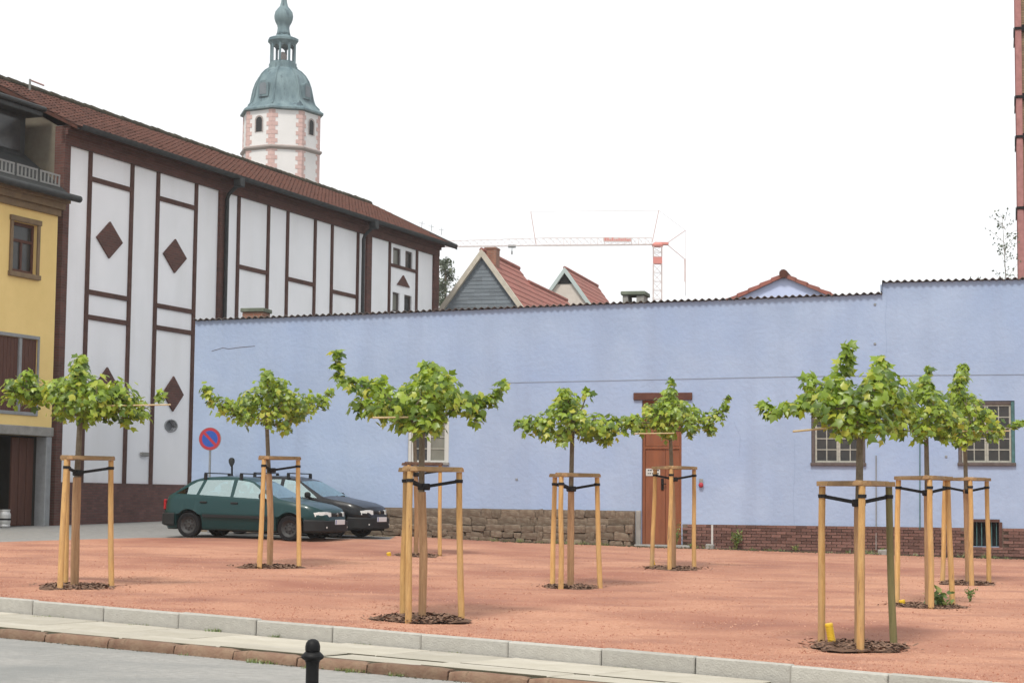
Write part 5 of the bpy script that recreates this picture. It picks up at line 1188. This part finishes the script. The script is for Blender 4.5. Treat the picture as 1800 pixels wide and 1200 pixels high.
# bamboo canes tied through the crowns
for (x0, y0), (x1, y1), D, lb in (((1394, 758), (1520, 746), 22.5, 'pale bamboo cane sticking out left of the nearest right tree'), ((175, 713), (300, 711), 29.0, 'bamboo cane tied across the crown of the leftmost tree'),
                               ((655, 734), (760, 732), 24.6, 'bamboo cane tied under the crown before the white window'), ((1640, 758), (1775, 757), 34.9, 'bamboo cane tied through the rightmost crown'), ((1115, 762), (1185, 761), 37.0, 'bamboo cane under the crown before the brown door')):
    a, b = at(x0, y0, D), at(x1, y1, D + .15); M = MB(); L_ = b - a
    M.tube([L_ * t for t in (0, .33, .66, 1)], [.013, .012, .012, .011], 8)
    for t in (.2, .45, .7): M.lathe([(.011, -.006), (.0155, 0), (.011, .006)], 8, L_ * t, axis='x', cap=False)
    obj('bamboo_cane', M.mesh('bamboo_cane', mCane, smooth=True), None, a, label=lb, category='cane', group='bamboo canes tied in the crowns')
# yellow watering pipes
for x, y, D, h, lb in ((1463, 1131, 22.9, .24, 'yellow watering pipe leaning by the left post of the nearest stake frame'), (457, 994, 35.2, .10, 'yellow pipe end beside the stakes before the green car'), (1148, 993, 37.5, .11, 'yellow pipe end before the brown door'),
                     (1587, 1064, 29.6, .08, 'yellow pipe end on the weedy mulch bed'), (684, 976, 41.3, .06, 'yellow pipe end at the half hidden mulch bed')):
    p = on_ground(x, y); t = thing('watering_pipe', lb, 'pipe', (p.x, p.y, gz(p.x, p.y)), U(-.5, .5), 'yellow watering pipes at the trees'); M = MB(); prof = []
    z = -.05
    while z < h: prof += [(.045, z), (.049, z + .006), (.049, z + .012), (.045, z + .018)]; z += .02
    M.lathe(prof, 14, cap=False); o = M.build('tube', mYel, t, smooth=40); o.rotation_euler = (U(-.1, .1), -.18, 0); M = MB(); M.lathe([(0, h + .012), (.046, h + .012), (.05, h - .004), (.05, h - .02)], 14, cap=False); M.build('cap', mYel, o)

# ================================================================== WEEDS AND BACKGROUND TREES
def weed(name, label, P, n_, h, spread, flower=False, big=.05, group=None):
    t = thing(name, label, 'weed', P, 0, group); M = MB(); S = MB()
    for i in range(n_):
        a = U(0, 6.28); r = spread * rnd.random() ** .6; tip = Vector((r * math.cos(a), r * math.sin(a), h * U(.35, 1))); S.tube([(0, 0, 0), (tip.x * .4, tip.y * .4, tip.z * .6), tip], [.004, .003, .0015], 4)
        for k in range(5):
            c = Vector((tip.x * .4, tip.y * .4, tip.z * .55)).lerp(tip, k / 4 + .02) + Vector((U(-1, 1), U(-1, 1), U(-.5, .5))) * big * .7; Rm_ = rotm(Vector((U(-1, 1), U(-1, 1), U(.1, 1))), U(0, 6.28)); l = big * U(.6, 1.2)
            M.add([c + Rm_ @ Vector(v_) for v_ in ((0, 0, 0), (l * .4, l * .6, .1 * l), (0, l * 1.5, 0), (-l * .4, l * .6, .1 * l))], [(0, 1, 2, 3)])
    S.build('stems', mWeed, t, fix=False); M.build('leaves', mWeed, t, fix=False, kind='stuff')
    if flower:
        M = MB()
        for i in range(7): M.lathe([(0, .012), (.018, 0), (0, -.012)], 6, (U(-spread, spread), U(-spread, spread), h * U(.5, 1.05)))
        M.build('flowers', mYel, t, kind='stuff')
def wbase(x): s_ = b2(x, 950)[0]; p = BW.w(s_, -.22, 0); return (p.x, p.y, gz(p.x, p.y))
weed('tall_weed', 'bushy grey green weed at the foot of the brick plinth', wbase(1297), 22, .62, .2, big=.06)
weed('flowering_weed', 'yellow flowered weed in the corner right of the brown door', wbase(1192), 12, .75, .12, True)
p = on_ground(1648, 1066); weed('mulch_weed', 'green weed with long leaves on the mulch between the right trees', (p.x, p.y, gz(p.x, p.y) + .03), 14, .22, .24, big=.09)
p = on_ground(1705, 1058); weed('mulch_weed', 'small sparse weed right of the weedy mulch bed', (p.x, p.y, gz(p.x, p.y)), 8, .24, .14, big=.05)
for i, x in enumerate((1552, 1215, 1400)):
    weed('wall_weed', ['small weed by the concrete block under the wall cable', 'small weed at the right foot of the door', 'low weed at the middle of the brick plinth'][i], wbase(x), 7, .18, .12, big=.04)
M = MB(); S = MB()
def blades(M, p, n_, h, sp):
    for i in range(n_):
        a = U(0, 6.28); b = p + Vector((U(-sp, sp), U(-sp, sp) * .4, 0)); t_ = b + Vector((math.cos(a) * h * .6, math.sin(a) * h * .6, h * U(.4, 1))); e = Vector((-math.sin(a), math.cos(a), 0)) * .007
        M.add([b - e, b + e, t_], [(0, 1, 2)])
for x, y, n_, h, sp in ((378, 1106, 60, .06, .12), (485, 1119, 30, .05, .08), (95, 1086, 40, .035, .3), (250, 1097, 24, .03, .2), (640, 1131, 24, .04, .12), (800, 1145, 20, .04, .1), (1100, 1171, 30, .04, .2)):
    s_ = es_px(x, y, .03); blades(M, ep(s_, .045, pz(s_) - .015), n_, h, sp)
for x, y, n_, h, sp in ((455, 1160, 60, .07, .14), (475, 1163, 40, .06, .12), (605, 1172, 40, .06, .1), (630, 1176, 40, .06, .14), (700, 1183, 40, .06, .1), (560, 1171, 30, .05, .2), (330, 1149, 20, .05, .1)):
    s_ = es_px(x, y, 2.02); blades(M, ep(s_, 2.015, rz_(s_)), n_, h, sp)
s_ = 0
M.build('joint_grass', mWeed, fix=False, kind='stuff')

# conifer beyond the white building
p = at(786, 545, 96); cz0 = gz(p.x, p.y); con = thing('conifer_tree', 'grey green conifer seen between the white building and the slate gable', 'tree', (p.x - .1, p.y, cz0)); H = at(786, 452, 96).z - cz0
M = MB(); M.tube([(0, 0, 0), (0, 0, H * .6), (0, 0, H)], [.2, .12, .02], 8); M.build('trunk', mBark, con, smooth=True)
M = MB(); S = MB()
for i in range(260):
    t = 1 - rnd.random() ** .8; z = H * (.25 + .75 * t); L_ = max(.15, 1.5 * (1 - t) ** .55 + .15) * U(.5, 1.1); a = U(0, 6.28); tip = Vector((math.cos(a) * L_, math.sin(a) * L_, z + L_ * .15)); S.tube([(0, 0, z), tip], [.02, .006], 4)
    for k in range(34):
        u_ = U(.25, 1.05); c = Vector((tip.x * u_, tip.y * u_, z + (tip.z - z) * u_)) + Vector((U(-.15, .15), U(-.15, .15), U(-.16, .12))); Rm_ = rotm(Vector((U(-1, 1), U(-1, 1), U(-.3, 1))), U(0, 6.28)); l = U(.07, .15)
        M.add([c + Rm_ @ Vector(v_) for v_ in ((0, 0, 0), (l * .35, l * .7, 0), (0, l * 1.4, 0), (-l * .35, l * .7, 0))], [(0, 1, 2, 3)])
S.build('branches', mBark, con); M.build('crown', mConif, con, fix=False, kind='stuff')
# thin sapling behind the wall at the right
p = at(1768, 492, 51); z0 = gz(p.x, p.y); sap = thing('thin_sapling', 'thin sparse birch sapling above the wall beside the brick shaft', 'tree', (p.x, p.y, z0)); H = at(1762, 372, 51).z - z0
M = MB(); M.tube([(0, 0, 0), (.05, 0, H * .5), (.0, 0, H * .8), (-.08, 0, H)], [.035, .022, .012, .003], 6); M.build('trunk', mBark, sap)
M = MB(); S = MB()
for i in range(40):
    t = U(.66, .98); z = H * t; L_ = U(.25, .75) * (1.2 - t) * 2.8; a = U(0, 6.28); tip = Vector((math.cos(a) * L_, math.sin(a) * L_, z + L_ * U(.5, 1.1))); S.tube([(0, 0, z), tip * .5 + Vector((0, 0, z * .5 + .03)), tip], [.006, .004, .002], 4)
    for k in range(8):
        c = Vector((0, 0, z)).lerp(tip, U(.3, 1.05)) + Vector((U(-.06, .06), U(-.06, .06), U(-.06, .04))); Rm_ = rotm(Vector((U(-1, 1), U(-1, 1), U(-.3, 1))), U(0, 6.28)); l = U(.035, .07)
        M.add([c + Rm_ @ Vector(v_) for v_ in ((0, 0, 0), (l * .5, l * .6, 0), (0, l * 1.4, 0), (-l * .5, l * .6, 0))], [(0, 1, 2, 3)])
S.build('branches', mBark, sap); M.build('crown', mConif, sap, fix=False, kind='stuff')

# ================================================================== HAZE
HZ = .0003
if HZ:
    M = MB(); M.box((-320, -70, -9.5), (320, 330, 70)); hz = M.mesh('haze', [])
    hm = bpy.data.materials.new('haze'); hm.use_nodes = True; N = hm.node_tree.nodes; N.clear()
    pv = N.new('ShaderNodeVolumePrincipled'); pv.inputs['Color'].default_value = (.97, .98, 1, 1); pv.inputs['Density'].default_value = HZ; pv.inputs['Anisotropy'].default_value = .2
    ou = N.new('ShaderNodeOutputMaterial'); hm.node_tree.links.new(pv.outputs[0], ou.inputs['Volume']); hz.materials.append(hm)
    obj('haze', hz, kind='stuff')
